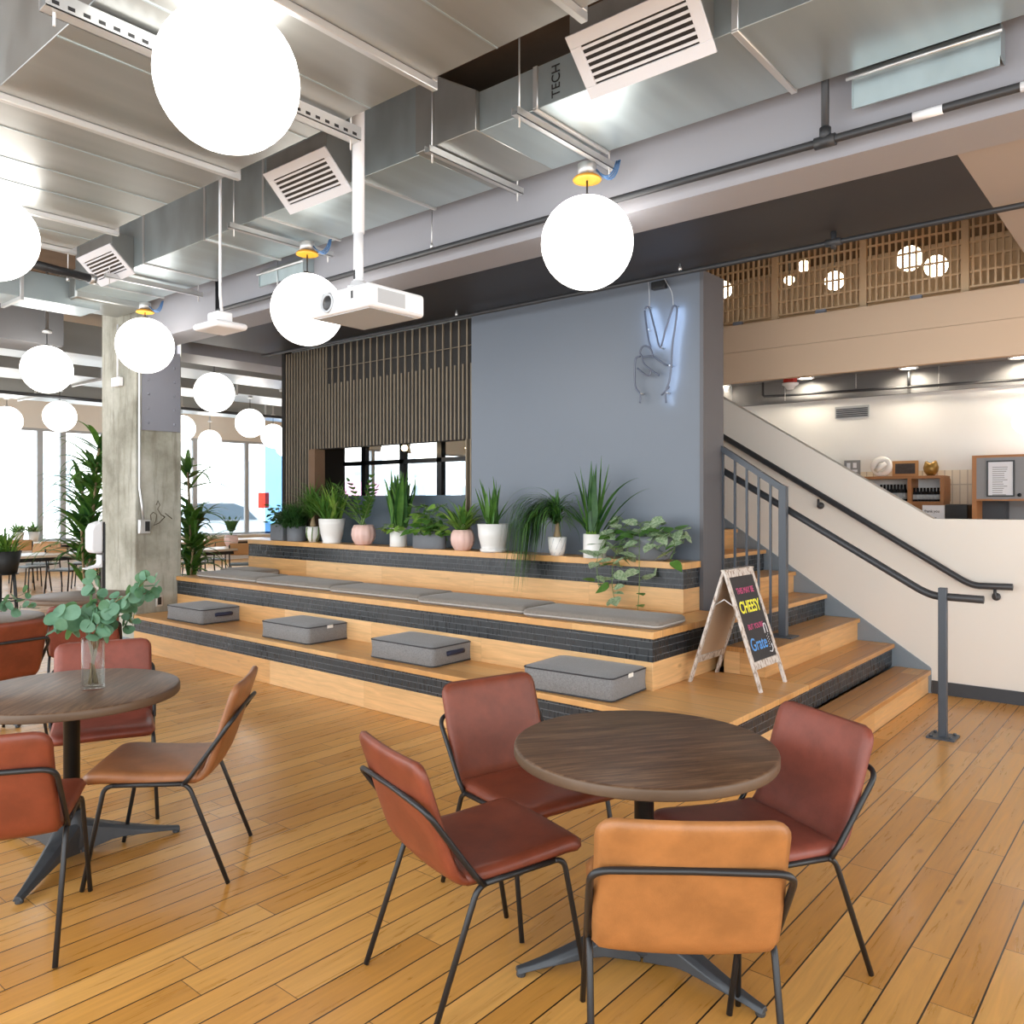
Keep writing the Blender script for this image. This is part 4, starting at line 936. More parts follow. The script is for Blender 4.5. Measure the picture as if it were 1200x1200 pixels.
def heart(bm, c, d, n, L, w, mi=0):
    """pointed heart leaf from its stalk point c along d"""
    d = d.normalized(); s = n.cross(d); 
    if s.length < 1e-4: s = Vector((1, 0, 0))
    s.normalize(); n = d.cross(s)
    prof = [(-.04, .0), (-.10, .28), (.05, .46), (.25, .50), (.5, .40), (.75, .22), (1, 0)]
    mid = [bm.verts.new(c + d * L * u - n * L * .05 * (1 - abs(2 * u - 1)) * (1 if 0 < u < 1 else 0) - n * L * .10 * u * u) for u, _ in prof]
    for sg in (-1, 1):
        e = [bm.verts.new(c + d * L * u + s * sg * w * v - n * L * .10 * u * u) for u, v in prof[1:-1]]
        ch = [mid[0]] + e + [mid[-1]]
        for i in range(len(prof) - 1):
            q = [mid[i], mid[i + 1], ch[i + 1], ch[i]]; q2 = []
            for v in q:
                if v not in q2: q2.append(v)
            if len(q2) > 2:
                f = bm.faces.new(q2); f.smooth = True; f.material_index = mi
def pot(t, prof, m, n=40, flute=None, soil=None, sx=1, sy=1):
    b = NB(); lathe(b, prof, n, (0, 0, 0), 0, flute, sx, sy); o = obj('pot', b, m, t)
    r, z = soil; b = NB(); lathe(b, [(.0001, z + .01), (r * .6, z + .006), (r, z)], 24, (0, 0, 0), 0, None, sx, sy); obj('soil', b, M['soil'], t)
    return o
LZ = 1.125
def plant(label, px, py, y=5.5, z=LZ, group='potted plants along the top tier'):
    q = P(px, py, z=z) if y is None else Vector((P(px, py, y=y).x, y, z))
    return thing('potted_plant', label, 'potted plant', q, group=group)
def vine(bm, sm, rr, pts, n, L, mi=(0,), droopn=True):
    pts = smooth([Vector(p) for p in pts], 5); tube(sm, pts, .0028, 5)
    for k in range(n):
        f = (k + .6) / n * (len(pts) - 1); i = min(int(f), len(pts) - 2); p = pts[i].lerp(pts[i + 1], f - i)
        az = rr.uniform(0, 2 * PI); d = Vector((math.cos(az), math.sin(az) - .35, rr.uniform(-.75, .35))); nn = Vector((rr.uniform(-.4, .4), rr.uniform(-.9, .1), .8))
        l = L * rr.uniform(.7, 1.2); st = p + d.normalized() * l * .35; tube(sm, [p, st], .0018, 4)
        heart(bm, st, d, nn, l, l * .78, rr.choice(mi))
CYL = lambda r, h: [(.0001, 0), (r * .97, 0), (r, .004), (r, h), (r - .008, h + .001), (r - .009, h - .03), (.0001, h - .032)]
_obj = obj
def obj(name, bm, m, parent=None, *a, **k):
    if name in ('foliage', 'stems', 'trailing_leaves') and parent is not None and parent.get('group') == 'potted plants along the top tier':
        lim = 5.652 - parent.location.y
        for v in bm.verts:
            if v.co.y > lim: v.co.y = lim - .25 * min(.1, v.co.y - lim)
            if v.co.z < .004 and v.co.y > -.075 + (5.48 - parent.location.y) and v.co.z > -.12: v.co.z = .004
    return _obj(name, bm, m, parent, *a, **k)
# 1 grey trough with leafy plant
rr = random.Random(11)
t = plant('leafy plant in a small grey trough at left end of the top tier', 331, 633); 
b = NB(); box(b, -.12, .12, -.085, .085, 0, .19); obj('pot', b, M['gpot'], t, bevel=.01)
b = NB(); s = NB()
for k in range(15):
    az = rr.uniform(0, 2 * PI); r = rr.uniform(.05, .24); vine(b, s, rr, [(rr.uniform(-.08, .08), rr.uniform(-.05, .05), .18), (r * .5 * math.cos(az), r * .3 * math.sin(az) - .03, .28), (r * 1.1 * math.cos(az), r * .4 * math.sin(az) - .06, rr.uniform(.2, .42))], 6, .07)
obj('foliage', b, M['leafdk'], t); obj('stems', s, M['gstem'], t)
# 2 bushy fern
t = plant('bushy trailing fern in grey pot, second from left on the top tier', 348, 634)
pot(t, CYL(.11, .17), M['gpot'], soil=(.1, .14))
b = NB()
for k in range(650):
    az = rr.uniform(0, 2 * PI); strap(b, (rr.uniform(-.12, .1), rr.uniform(-.12, .04), rr.uniform(.14, .24)), az, rr.uniform(.2, 1.3), rr.uniform(.15, .34), .012, rr.uniform(.8, 2.4), 0, 5, .4, .1)
obj('foliage', b, M['leafdk'], t)
# 3 striped small pot with grassy plant
t = plant('drooping grassy palm in a small green striped white pot', 367, 635)
pot(t, [(.0001, 0), (.05, 0), (.07, .05), (.08, .11), (.076, .17), (.068, .171), (.066, .15), (.0001, .148)], M['wpot'], soil=(.064, .15))
b = NB()
for k in range(7):
    a = 2 * PI * k / 7; tube(b, [(.053 * math.cos(a), .053 * math.sin(a), .008), (.082 * math.cos(a + .1), .082 * math.sin(a + .1), .08), (.0785 * math.cos(a + .2), .0785 * math.sin(a + .2), .165)], .006, 6)
obj('painted_stripe', b, M['gstem'], t)
b = NB(); lathe(b, [(.028, .15), (.034, .19), (.02, .25), (.012, .32)], 14); obj('stem', b, M['trunk'], t)
b = NB()
for k in range(230): strap(b, (0, -.02, rr.uniform(.26, .40)), rr.uniform(0, 2 * PI), rr.uniform(.2, 1.2), rr.uniform(.25, .46), .012, rr.uniform(.8, 2.1), 0, 7, .5, .15)
obj('foliage', b, M['leaf'], t)
# 4 big white pot with strappy leaves
t = plant('large white glazed pot of broad strappy leaves before the slat opening', 389, 635, 5.48)
pot(t, [(.0001, 0), (.10, 0), (.105, .015), (.098, .02), (.12, .10), (.138, .20), (.143, .262), (.135, .264), (.13, .235), (.0001, .233)], M['wpot'], soil=(.128, .235))
b = NB()
for k in range(120): strap(b, (rr.uniform(-.08, .08), rr.uniform(-.08, .06), .235), rr.uniform(0, 2 * PI), rr.uniform(.05, .8), rr.uniform(.25, .50), .032, rr.uniform(.2, 1.3), 0 if rr.random() < .7 else 1, 7, .55, .3)
obj('foliage', b, [M['leaf'], M['leafyl']], t)
def zz(b, s, base, az, tilt, L, n=9, l=.06, droop=.5, mi=0):
    p = Vector(base); pts = [p.copy()]; d2 = Vector((math.cos(az), math.sin(az), 0))
    for i in range(10):
        a = tilt + droop * (i / 10) ** 2; p = p + (d2 * math.sin(a) + Vector((0, 0, math.cos(a)))) * L / 10; pts.append(p.copy())
    tube(s, pts, [.006 * (1 - .07 * i) for i in range(11)], 6)
    for k in range(n):
        f = 3 + 7 * k / n; i = int(f); q = pts[i]; d = (pts[min(i + 1, 10)] - pts[i - 1]).normalized(); sd = Vector((-math.sin(az), math.cos(az), .1))
        for sg in (-1, 1): heart(b, q, d * .7 + sd * sg, sd.cross(d) * -1, l * (1.1 - .03 * k), l * .5, mi)
    heart(b, pts[-1], d, Vector((0, -.3, 1)), l, l * .5, mi)
# 5 pink ribbed pot with ZZ plant
PINK = [(.0001, 0), (.07, 0), (.085, .008), (.115, .06), (.125, .11), (.118, .165), (.098, .205), (.09, .207), (.088, .18), (.0001, .178)]
t = plant('fluted pink pot with arching long stemmed plant, left of the two pink pots', 426, 638, 5.48)
pot(t, PINK, M['ppot'], 60, (11, .06), (.086, .185))
b = NB(); s = NB()
for az, ti, L in ((PI * .97, .8, .62), (PI * 1.08, .6, .60), (PI * .95, .42, .58), (0.1, .3, .52), (.1, .1, .60), (-.3, .6, .42), (PI * 1.3, .5, .42), (PI * 1.05, .95, .5), (-.1, .45, .5)): zz(b, s, (rr.uniform(-.03, .03), rr.uniform(-.03, .03), .18), az, ti, L, 11, .07)
obj('foliage', b, [M['leaf']], t); obj('stems', s, M['gstem'], t)
# 6 white cylinder with snake plant
def snake(t, n, Lr, w, spread, z, r, mats, tl=(0, .3)):
    b = NB()
    for k in range(n): strap(b, (rr.uniform(-r, r), rr.uniform(-r, r), z), rr.uniform(0, 2 * PI), rr.uniform(*tl), rr.uniform(*Lr), w * rr.uniform(.8, 1.15), rr.uniform(-.1, spread), k % len(mats), 8, .45, .35)
    obj('foliage', b, mats, t)
t = plant('tall snake plant in a plain white cylinder pot before the slat opening', 467, 640, 5.5)
pot(t, CYL(.087, .185), M['wpot'], soil=(.078, .155)); snake(t, 52, (.40, .66), .055, .35, .155, .05, [M['leafdk'], M['leaf']], (0, .38))
b = NB(); s = NB()
for k in range(5): vine(b, s, rr, [(0, -.04, .16), (rr.uniform(-.1, .1), -.10, .22), (rr.uniform(-.14, .14), -.13, .17)], 3, .075)
obj('trailing_leaves', b, M['leafyl'], t); obj('stems', s, M['gstem'], t)
# 7 grey oval trough with pothos
t = plant('grey oval trough of broad green pothos leaves in the middle of the top tier', 503, 643, 5.46)
pot(t, [(.0001, 0), (.95, 0), (1.0, .01), (1.0, .165), (.97, .168), (.95, .14), (.0001, .138)], M['gpot'], 48, soil=(.95, .14), sx=.205, sy=.1)
b = NB(); s = NB()
for k in range(36):
    x = rr.uniform(-.18, .18); hgt = rr.choice((.05, .1, .16, .22, .3)); vine(b, s, rr, [(x, rr.uniform(-.05, .05), .14), (x + rr.uniform(-.05, .05), rr.uniform(-.1, .0), .15 + hgt * .7), (x * 1.3 + rr.uniform(-.1, .1), rr.uniform(-.16, .0), .13 + hgt)], 4, .085, (0, 0, 1))
obj('foliage', b, [M['leaf'], M['leafyl']], t); obj('stems', s, M['gstem'], t)
# 8 pink pot with spider plant
t = plant('fluted pink pot with arching yellow green leaves, right of the two pink pots', 542, 645, 5.45)
pot(t, [(r * .88, z * .92) for r, z in PINK], M['ppot'], 60, (11, .06), (.076, .17))
b = NB()
for k in range(52): strap(b, (rr.uniform(-.03, .03), rr.uniform(-.03, .02), .165), rr.uniform(0, 2 * PI), rr.uniform(.2, 1.0), rr.uniform(.25, .44), .034, rr.uniform(.8, 1.7), k % 2, 8, .5, .3)
obj('foliage', b, [M['leafyl'], M['leaf']], t)
# 9 big white pot with saucer
t = plant('large white glazed pot on a saucer holding upright green blades', 578, 647, 5.45)
pot(t, [(.0001, .0), (.105, .0), (.118, .008), (.118, .03), (.108, .034), (.112, .06), (.132, .14), (.142, .25), (.134, .252), (.13, .225), (.0001, .223)], M['wpot'], soil=(.128, .225))
b = NB()
for az, ti, L, w in ((PI * .95, .42, .48, .045), (PI * .9, .28, .42, .04), (PI * 1.1, .2, .36, .045), (1.2, .08, .30, .05), (0, .12, .34, .05), (.2, .05, .42, .045), (-.4, .2, .3, .05), (2, .16, .36, .045), (.1, .75, .34, .02), (-1, .3, .26, .05), (4, .3, .3, .045), (PI * .97, .5, .4, .035), (5, .15, .33, .05), (.5, .1, .38, .05), (3.3, .15, .36, .05), (-.2, .3, .4, .045), (.05, .55, .3, .03), (PI, .1, .46, .05)): strap(b, (rr.uniform(-.04, .04), rr.uniform(-.04, .04), .22), az, ti, L, w, rr.uniform(-.1, .25), 0, 8, .5, .4)
obj('foliage', b, [M['leaf']], t)
# 10 ponytail
t = plant('ponytail plant with long hair-like drooping leaves in white carved pot', 653, 652, 5.43)
pot(t, [(.0001, 0), (.052, 0), (.07, .05), (.08, .155), (.074, .157), (.07, .13), (.0001, .128)], M['wpot'], soil=(.068, .13))
b = NB()
for k in range(9):
    a = 2 * PI * k / 9; tube(b, [(.056 * math.cos(a), .056 * math.sin(a), .012), (.07 * math.cos(a + .35), .07 * math.sin(a + .35), .06), (.079 * math.cos(a + .8), .079 * math.sin(a + .8), .145)], .003, 5)
obj('carved_groove', b, M['gplastic'], t)
b = NB(); lathe(b, [(.03, .125), (.032, .17), (.02, .21), (.014, .30)], 14); obj('stem', b, M['trunk'], t)
b = NB()
DP = 1.0
for k in range(520):
    lg = k < 360; az = rr.gauss(PI * 1.2, .24) if lg else rr.uniform(0, 2 * PI); strap(b, (rr.uniform(-.02, .02), rr.uniform(-.03, .01), rr.uniform(.26, .40)), az, rr.uniform(.3, 1.1), rr.uniform(.4, 1.0) if lg else rr.uniform(.2, .42), .0125, rr.uniform(3.8, 7) if lg else rr.uniform(1.4, 2.4), k % 2, 14, .6, .1)
DP = 2.0
for k in range(6): strap(b, (0, 0, .36), rr.uniform(0, 6), .08, .2, .015, .1, 0, 6, .5)
obj('foliage', b, [M['leaf'], M['leafdk']], t)
# 11 tall snake plant
t = plant('tallest snake plant with spreading sword leaves in white cylinder pot', 697, 655, 5.43)
pot(t, CYL(.093, .19), M['wpot'], soil=(.084, .16))
b = NB()
for az, ti, L, w, dr in ((.3, .02, .66, .062, .05), (3.6, .1, .58, .06, .05), (5.5, .12, .5, .06, .1), (1.5, .1, .6, .06, .05), (.3, .06, .56, .06, .05), (2, .08, .62, .05, .05), (0, .18, .60, .045, .1), (PI, .25, .56, .04, .2), (PI * 1.05, .75, .55, .035, .9), (PI * .95, .95, .42, .03, .6), (-.05, .45, .68, .045, 1.1), (.1, .6, .62, .03, .9), (-.1, .55, .40, .05, .2), (.2, .7, .3, .04, .2), (PI * 1.1, .6, .38, .04, .3), (PI * .9, .8, .33, .03, .3), (5, .2, .4, .05, .1), (4, .3, .36, .05, .1), (1, .3, .5, .04, .3), (PI * 1.3, .15, .5, .05, .1), (PI * 1.6, .1, .55, .05, .1), (2.6, .3, .45, .04, .3)): strap(b, (rr.uniform(-.04, .04), rr.uniform(-.04, .04), .16), az, ti, L, w, dr, 0 if rr.random() < .6 else 1, 10, .4, .35)
obj('foliage', b, [M['leafdk'], M['leaf']], t)
b = NB()
for k in range(4): strap(b, (.0 + .02 * k - .03, -.05, .165), -PI / 2 + .3 * k, .4, .06, .03, .3, 0, 5, .5)
obj('new_shoot', b, M['leafyl'], t)
# 12 silver pothos bowl
t = plant('dark grey bowl of silver variegated pothos trailing over the tier front', 760, 660, 5.46)
pot(t, [(.0001, 0), (.13, 0), (.17, .02), (.205, .09), (.2, .15), (.175, .185), (.165, .186), (.16, .165), (.0001, .163)], M['gpot'], soil=(.16, .165), sx=1.0, sy=.62)
b = NB(); s = NB()
y0 = -.17
for pts, n in (([(-.1, 0, .17), (-.2, -.06, .25), (-.32, -.12, .16), (-.36, y0, -.02), (-.34, y0, -.22)], 11), ([(-.05, -.02, .17), (-.12, -.12, .2), (-.2, y0, .02), (-.22, y0, -.18), (-.2, y0, -.3)], 11), ([(.02, -.03, .17), (.0, -.12, .2), (.02, y0, .05), (.02, y0, -.2), (.0, y0, -.42)], 7), ([(.1, 0, .17), (.2, -.05, .22), (.27, -.08, .12), (.24, -.1, .02)], 6), ([(.12, .0, .17), (.22, .0, .24), (.3, .0, .22), (.31, -.03, .14)], 6), ([(-.12, .02, .17), (-.22, .0, .3), (-.25, -.02, .33)], 5), ([(0, 0, .17), (-.06, -.02, .27), (.02, -.04, .3)], 6), ([(.08, 0, .17), (.1, -.02, .28), (.14, -.04, .30)], 6), ([(-.15, -.02, .17), (-.27, -.08, .2), (-.34, -.12, .08), (-.30, y0, -.05)], 8), ([(.04, 0, .17), (.0, -.06, .26), (-.08, -.14, .14), (-.1, y0, .0)], 8), ([(.1, 0, .17), (.14, -.06, .24), (.1, -.14, .12)], 7)): vine(b, s, rr, pts, int(n * 1.6), .112, (0, 0, 0, 1))
obj('foliage', b, [M['leafsil'], M['leaf']], t); obj('stems', s, M['gstem'], t)
# ------------------------------------------------------------------ tall floor plants
def cane(label, loc, stems, seed, hi=1.0):
    q = random.Random(seed); t = thing('tall_floor_plant', label, 'floor plant', loc, group='tall cane plants')
    b = NB(); lathe(b, [(.0001, 0), (.14, 0), (.19, .36), (.18, .362), (.17, .33), (.0001, .328)], 28); obj('pot', b, M['bpot'], t)
    tr = NB(); b = NB()
    for (x, y, h, lx) in stems:
        top = Vector((x + lx, y, h)); pts = arc((x * .3, y * .3, .32), (x * .6, y * .6, h * .5), top, 8); tube(tr, pts, .016, 8)
        for z in range(int(h / .15)):
            f = .38 + .62 * z / max(1, int(h / .15) - 1); p = pts[min(8, int(f * 8))]
            for k in range(3 if f < .95 else 11): strap(b, p + Vector((0, 0, q.uniform(-.08, .08))), q.uniform(0, 2 * PI), q.uniform(.5, 1.5), q.uniform(.4, .72) * hi, .085, q.uniform(1.0, 2.2), k % 2, 8, .7, .3)
    obj('cane', tr, M['trunk'], t); obj('foliage', b, [M['leaf'], M['leafdk']], t)
q = P(104, 660, d=10.3); cane('tall cane plant left of the concrete column before the windows', (q.x, q.y, 0), [(.05, 0, 2.25, .25), (-.25, .1, 1.75, -.2), (.1, -.15, 1.3, .05), (-.1, .1, 2.0, -.0)], 5, 1.1)
q = P(224, 660, d=10.6); cane('tall cane plant right of the concrete column above the seat pads', (q.x, q.y, 0), [(.02, 0, 1.95, -.1), (-.12, .1, 1.35, .1), (.12, -.1, 1.0, .12)], 6)
def bush(name, label, loc, r, h, n, mats, seed, w=.03, pm=None):
    q = random.Random(seed); t = thing('potted_plant', label, 'potted plant', loc)
    pp = pm or M['bpot']; b = NB(); lathe(b, [(.0001, 0), (r * .75, 0), (r, h), (r * .92, h), (r * .9, h * .85), (.0001, h * .84)], 24); obj('pot', b, pp, t)
    b = NB()
    for k in range(n): strap(b, (q.uniform(-r, r) * .5, q.uniform(-r, r) * .5, h * .85), q.uniform(0, 2 * PI), q.uniform(.1, 1.1), r * q.uniform(1.4, 2.6), w, q.uniform(.3, 1.5), k % len(mats), 6, .55, .3)
    obj('foliage', b, mats, t)
q = P(4, 672, d=10.2); bush('x', 'bushy green plant in a black pot at left edge beside the far tables', (q.x, q.y, q.z), .2, .28, 70, [M['leaf'], M['leafyl']], 3)
st_ = thing('plant_stand', 'thin black wire stand under the bushy plant at left edge', 'plant stand', (q.x, q.y, 0)); b = NB()
for k in range(4):
    a = k * PI / 2 + .4; tube(b, [(.16 * math.cos(a), .16 * math.sin(a), q.z - .004), (.22 * math.cos(a), .22 * math.sin(a), 0)], .012, 6)
tube(b, [(.2 * math.cos(a), .2 * math.sin(a), q.z * .5) for a in [2 * PI * i / 20 for i in range(20)]], .009, 6, closed=True); obj('stand_frame', b, M['black'], st_)
box_ = NB(); lathe(box_, [(.0001, q.z - .012), (.17, q.z - .012), (.17, q.z - .002), (.0001, q.z - .002)], 20); obj('stand_plate', box_, M['black'], st_)
for px, lab, sd in ((22, 'pale green plant on the window sill, left of two', 31), (40, 'pale green plant on the window sill, right of two', 32)):
    q = P(px, 630, x=-19.85); bush('x', lab, (-19.87, q.y, .672), .12, .22, 60, [M['leafsil'], M['leaf']], sd, .06, M['wpot'])
# ------------------------------------------------------------------ far dining tables and school chairs
def rect_table(label, x, y, w, d, rz=0, h=.74):
    t = thing('rectangular_table', label, 'table', (x, y, 0), rz, 'long tables in the far room')
    bx('tabletop', M['paletop'], -w / 2, w / 2, -d / 2, d / 2, h - .04, h, parent=t, bevel=.006)
    bx('apron', M['black'], -w / 2 + .05, w / 2 - .05, -d / 2 + .05, d / 2 - .05, h - .1, h - .04, parent=t)
    for sx in (-1, 1):
        for sy in (-1, 1): bx('leg', M['black'], sx * (w / 2 - .06) - .03, sx * (w / 2 - .06) + .03, sy * (d / 2 - .06) - .03, sy * (d / 2 - .06) + .03, 0, h - .04, parent=t)
    return t
def school_chair(label, loc, rz):
    t = thing('school_chair', label, 'chair', loc, rz, 'wooden backed chairs at the far tables')
    obj('seat', pillow([(.21, .435), (.19, .45), (0, .445), (-.2, .44)], .42, .03, .05, .05), M['greyseat'], t, smooth=True)
    obj('backrest', pillow([(-.215, .62), (-.225, .70), (-.24, .80), (-.245, .83)], .40, .02, .04, .04, cx=-.3, ns=12), M['wood'], t, smooth=True)
    for s in (-1, 1):
        b = NB(); tube(b, [(s * .19, .17, .43), (s * .2, .2, 0)], .011, 8); obj('leg', b, M['black'], t)
        b = NB(); tube(b, [(s * .19, -.24, .80), (s * .19, -.2, .46), (s * .2, -.26, 0)], .012, 8); obj('leg', b, M['black'], t)
    b = NB(); tube(b, [(-.19, .17, .43), (-.19, -.2, .43)], .01, 6); tube(b, [(.19, .17, .43), (.19, -.2, .43)], .01, 6); obj('seat_rail', b, M['black'], t)
    return t
T1 = P(60, 648, z=.74)
rect_table('long pale table left of the concrete column with a wooden chair before it', T1.x + .1, T1.y, .8, 1.9, 0)
T2 = P(40, 636.5, z=.74); rect_table('long pale table farther back by the left windows', T2.x, T2.y, .8, 2.6, 0)
T3 = P(248, 642.5, z=.74); rect_table('long pale table right of column with pink pot on it', T3.x, T3.y, .8, 2.2, 0)
T4 = P(262, 634, z=.74); rect_table('long pale table under the far window right of the column', T4.x - .6, T4.y, .8, 3, 0)
def sc(px, pyb, rz, lab):
    q = P(px, pyb, z=0); return q
first = None
for px, py, rz, lab in ((77, 699, 35, 'wooden backed chair in front of long table, left of column, its back toward us'), (35, 694, 200, 'grey seated chair tucked under the long table at left, facing us'), (50, 689, 215, 'grey seated chair behind the table leg left of column'), (283, 690, 55, 'wooden backed chair right of column beside the pink pot table'), (232, 687, 200, 'chair tucked at the pink pot table behind the cane plant'), (250, 682, 230, 'chair behind the pink pot table under the far window'), (100, 688, 150, 'wooden backed chair half hidden behind the hand sanitiser stand'), (28, 682, 60, 'wooden backed chair at the farther left table by the window')):
    q = P(px, py, z=0)
    if first is None: first = school_chair(lab, (q.x, q.y, 0), D_(rz))
    else: dup(first, (q.x, q.y, 0), D_(rz), lab)
q = P(271, 640, z=.74); t = thing('potted_plant', 'small plant in pink fluted pot on the far table right of column', 'potted plant', q)
pot(t, [(r * 1.0, z) for r, z in PINK], M['ppot'], 60, (11, .06), (.086, .185)); b = NB(); s = NB()
for k in range(9): zz(b, s, (0, 0, .18), k * .7, .3, .36, 6, .07)
obj('foliage', b, [M['leafdk']], t); obj('stems', s, M['gstem'], t)
# ------------------------------------------------------------------ hand sanitiser stand
q = P(119, 650, d=7.9); t = thing('sanitiser_stand', 'white hand sanitiser dispenser on a black post before the column', 'sanitiser dispenser', (q.x, q.y, 0)); zc = q.z
t.rotation_euler = (0, 0, YAW - .75)
b = NB(); box(b, -.02, .02, .0, .03, 0, zc + .3); obj('post', b, M['black'], t); bx('base_plate', M['black'], -.2, .2, -.15, .2, 0, .012, parent=t)
bx('back_plate', M['black'], -.09, .09, -.012, .0, zc - .05, zc + .32, parent=t)
b = NB(); prism(b, [(-.012, zc + .02), (-.10, zc + .02), (-.125, zc + .06), (-.125, zc + .24), (-.10, zc + .30), (-.012, zc + .33)], -.085, .085, 'x'); obj('dispenser_cover', b, M['wplastic'], t, bevel=.02, segs=3)
b = NB(); prism(b, [(-.012, zc + .0), (-.012, zc - .12), (-.16, zc - .135), (-.16, zc - .125), (-.05, zc - .10), (-.03, zc - .08), (-.03, zc)], -.06, .06, 'x'); obj('drip_tray', b, M['wplastic'], t, bevel=.006)
# ------------------------------------------------------------------ back room
YB = 9.97
def PB(px, py, y=YB): return P(px, py, y=y)
a, c = PB(1002, 559, 9.7), PB(1107, 591, 9.7)
xl, xr, zt, zb = a.x - .2, c.x, a.z, c.z
t = thing('cubby_shelf', 'low wooden cubby shelf of dark bottles against the cream tile', 'shelf', ((xl + xr) / 2, 9.8, zb)); W = (xr - xl) / 2; Hh = zt - zb
bx('shelf_board', M['shelfwood'], -W, W, -.15, .15, Hh - .03, Hh, parent=t); bx('shelf_board', M['shelfwood'], -W, W, -.15, .15, 0, .03, parent=t)
xm = PB(1067, 570, 9.7).x - (xl + xr) / 2
for xx in (-W + .015, xm, W - .015): bx('divider', M['shelfwood'], xx - .02, xx + .02, -.15, .15, .03, Hh - .03, parent=t)
bx('back_panel', M['white'], -W, W, .15, .17, 0, Hh, parent=t)
bx('side_panel', M['shelfwood'], -W, W, -.14, .14, -.9, -.0, parent=t)
k = 0
def bottle(x, y, z, h, m, lab, g):
    tt = thing('bottle', lab, 'bottle', (x, y, z), group=g); b = NB(); lathe(b, [(.0001, 0), (.024, 0), (.026, .005), (.026, h * .62), (.012, h * .75), (.012, h), (.0001, h)], 10); obj('bottle_body', b, m, tt)
    b = NB(); lathe(b, [(.0265, h * .15), (.0265, h * .5)], 10); obj('bottle_label', b, M['gplastic'], tt)
for px in range(1071, 1104, 4): q = PB(px, 580, 9.72); bottle(q.x, 9.74, zb + .031, .15, M['bottle'], 'small dark bottle in the right cubby of the wooden shelf', 'dark bottles in the right cubby')
for px in range(1032, 1064, 4): q = PB(px, 580, 9.72); bottle(q.x, 9.74, zb + .031, .19, M['bottle'], 'dark bottle in the left cubby of the wooden shelf', 'dark bottles in the left cubby')
# things on the shelf
q = PB(1033, 556, 9.8); t = thing('ring_sculpture', 'cream knotted ring sculpture on top of the cubby shelf', 'sculpture', (q.x, 9.8, zt)); b = NB()
pts = [(.085 * math.cos(a), .01 * math.sin(2 * a), .115 + .085 * math.sin(a)) for a in [2 * PI * i / 24 for i in range(24)]]; tube(b, pts, .034, 12, closed=True); tube(b, [(-.05, -.02, .07), (0, -.05, .11), (.05, -.02, .15)], .03, 10); obj('sculpture_body', b, M['wpot'], t, smooth=True)
q = PB(1060, 556, 9.8); t = thing('picture_frame', 'small dark photo in a wide honey wood frame on the cubby shelf', 'picture frame', (q.x, 9.82, zt)); b = NB()
w, h = .135, .155
box(b, -w, w, 0, .02, 0, .03); box(b, -w, w, 0, .02, h - .03 + .02, h + .02); box(b, -w, -w + .03, 0, .02, .03, h - .01); box(b, w - .03, w, 0, .02, .03, h - .01); obj('frame', b, M['wood'], t); bx('photo', M['photo'], -w + .03, w - .03, .008, .012, .03, h - .01, parent=t)
q = PB(1091, 556, 9.8); t = thing('gold_vase', 'rounded bronze coloured vase with a notched mouth on the cubby shelf', 'vase', (q.x, 9.8, zt)); b = NB(); lathe(b, [(.0001, 0), (.035, 0), (.07, .045), (.078, .09), (.06, .14), (.045, .155), (.04, .15), (.0001, .06)], 24)
for v in b.verts:
    if v.co.z > .12: v.co.z += .016 * math.cos(2 * math.atan2(v.co.y, v.co.x)) 
obj('vase_body', b, M['gold'], t)
q = PB(997, 553, 9.8); t = thing('photo_print', 'black and white print leaning on the tile, left of ring sculpture', 'picture', (q.x, 9.85, zt)); bx('print', M['greycab'], -.09, .09, 0, .012, -.02, .20, parent=t)
for i, (x0, x1, z0, z1) in enumerate(((-.06, -.02, .03, .17), (.0, .06, .06, .09), (.01, .05, .11, .17))): bx('print_shape', M['paper'], x0, x1, -.003, .0, z0, z1, parent=t)
q = PB(960, 545, 9.75); t = thing('potted_plant', 'clipped green plant top showing just above the sloping stair wall', 'potted plant', (q.x, 9.7, zt - .2)); b = NB(); lathe(b, [(.0001, -.2), (.1, -.2), (.14, .0), (.12, .0)], 18); obj('pot', b, M['wpot'], t); b = NB()
for k in range(160): strap(b, (R.uniform(-.16, .16), R.uniform(-.1, .1), 0), R.uniform(0, 6.28), R.uniform(0, .5), R.uniform(.2, .30), .02, .3, 0, 4, .5)
obj('foliage', b, [M['leaf']], t)
# card and machine under the shelf
q0, q1 = PB(1081, 592, 9.5), PB(1108, 612, 9.5); t = thing('printed_card', 'white printed card standing at the counter below the cubby shelf', 'card', ((q0.x + q1.x) / 2, 9.5, q1.z - .1)); w = (q1.x - q0.x) / 2
bx('card_sheet', M['paper'], -w, w, -.003, .003, 0, q0.z - q1.z + .1, parent=t)
for i, st_r in enumerate(('thank you', 'please')): text(st_r, .042, M['ink'], 'card_lettering', t, Matrix(((1, 0, 0, -.02), (0, 0, -1, -.005), (0, 1, 0, .215 - .07 * i), (0, 0, 0, 1))), .0005, .9)
q0, q1 = PB(1110, 591, 9.6), PB(1137, 612, 9.6); t = thing('coffee_machine', 'black machine on the back counter between card and grey cabinet', 'machine', ((q0.x + q1.x) / 2, 9.6, q1.z - .15)); w = (q1.x - q0.x) / 2
bx('machine_body', M['dkplastic'], -w, w, -.12, .15, 0, q0.z - q1.z + .15, parent=t, bevel=.012); bx('machine_panel', M['redpaint'], -.03, .03, -.124, -.12, .1, .14, parent=t)
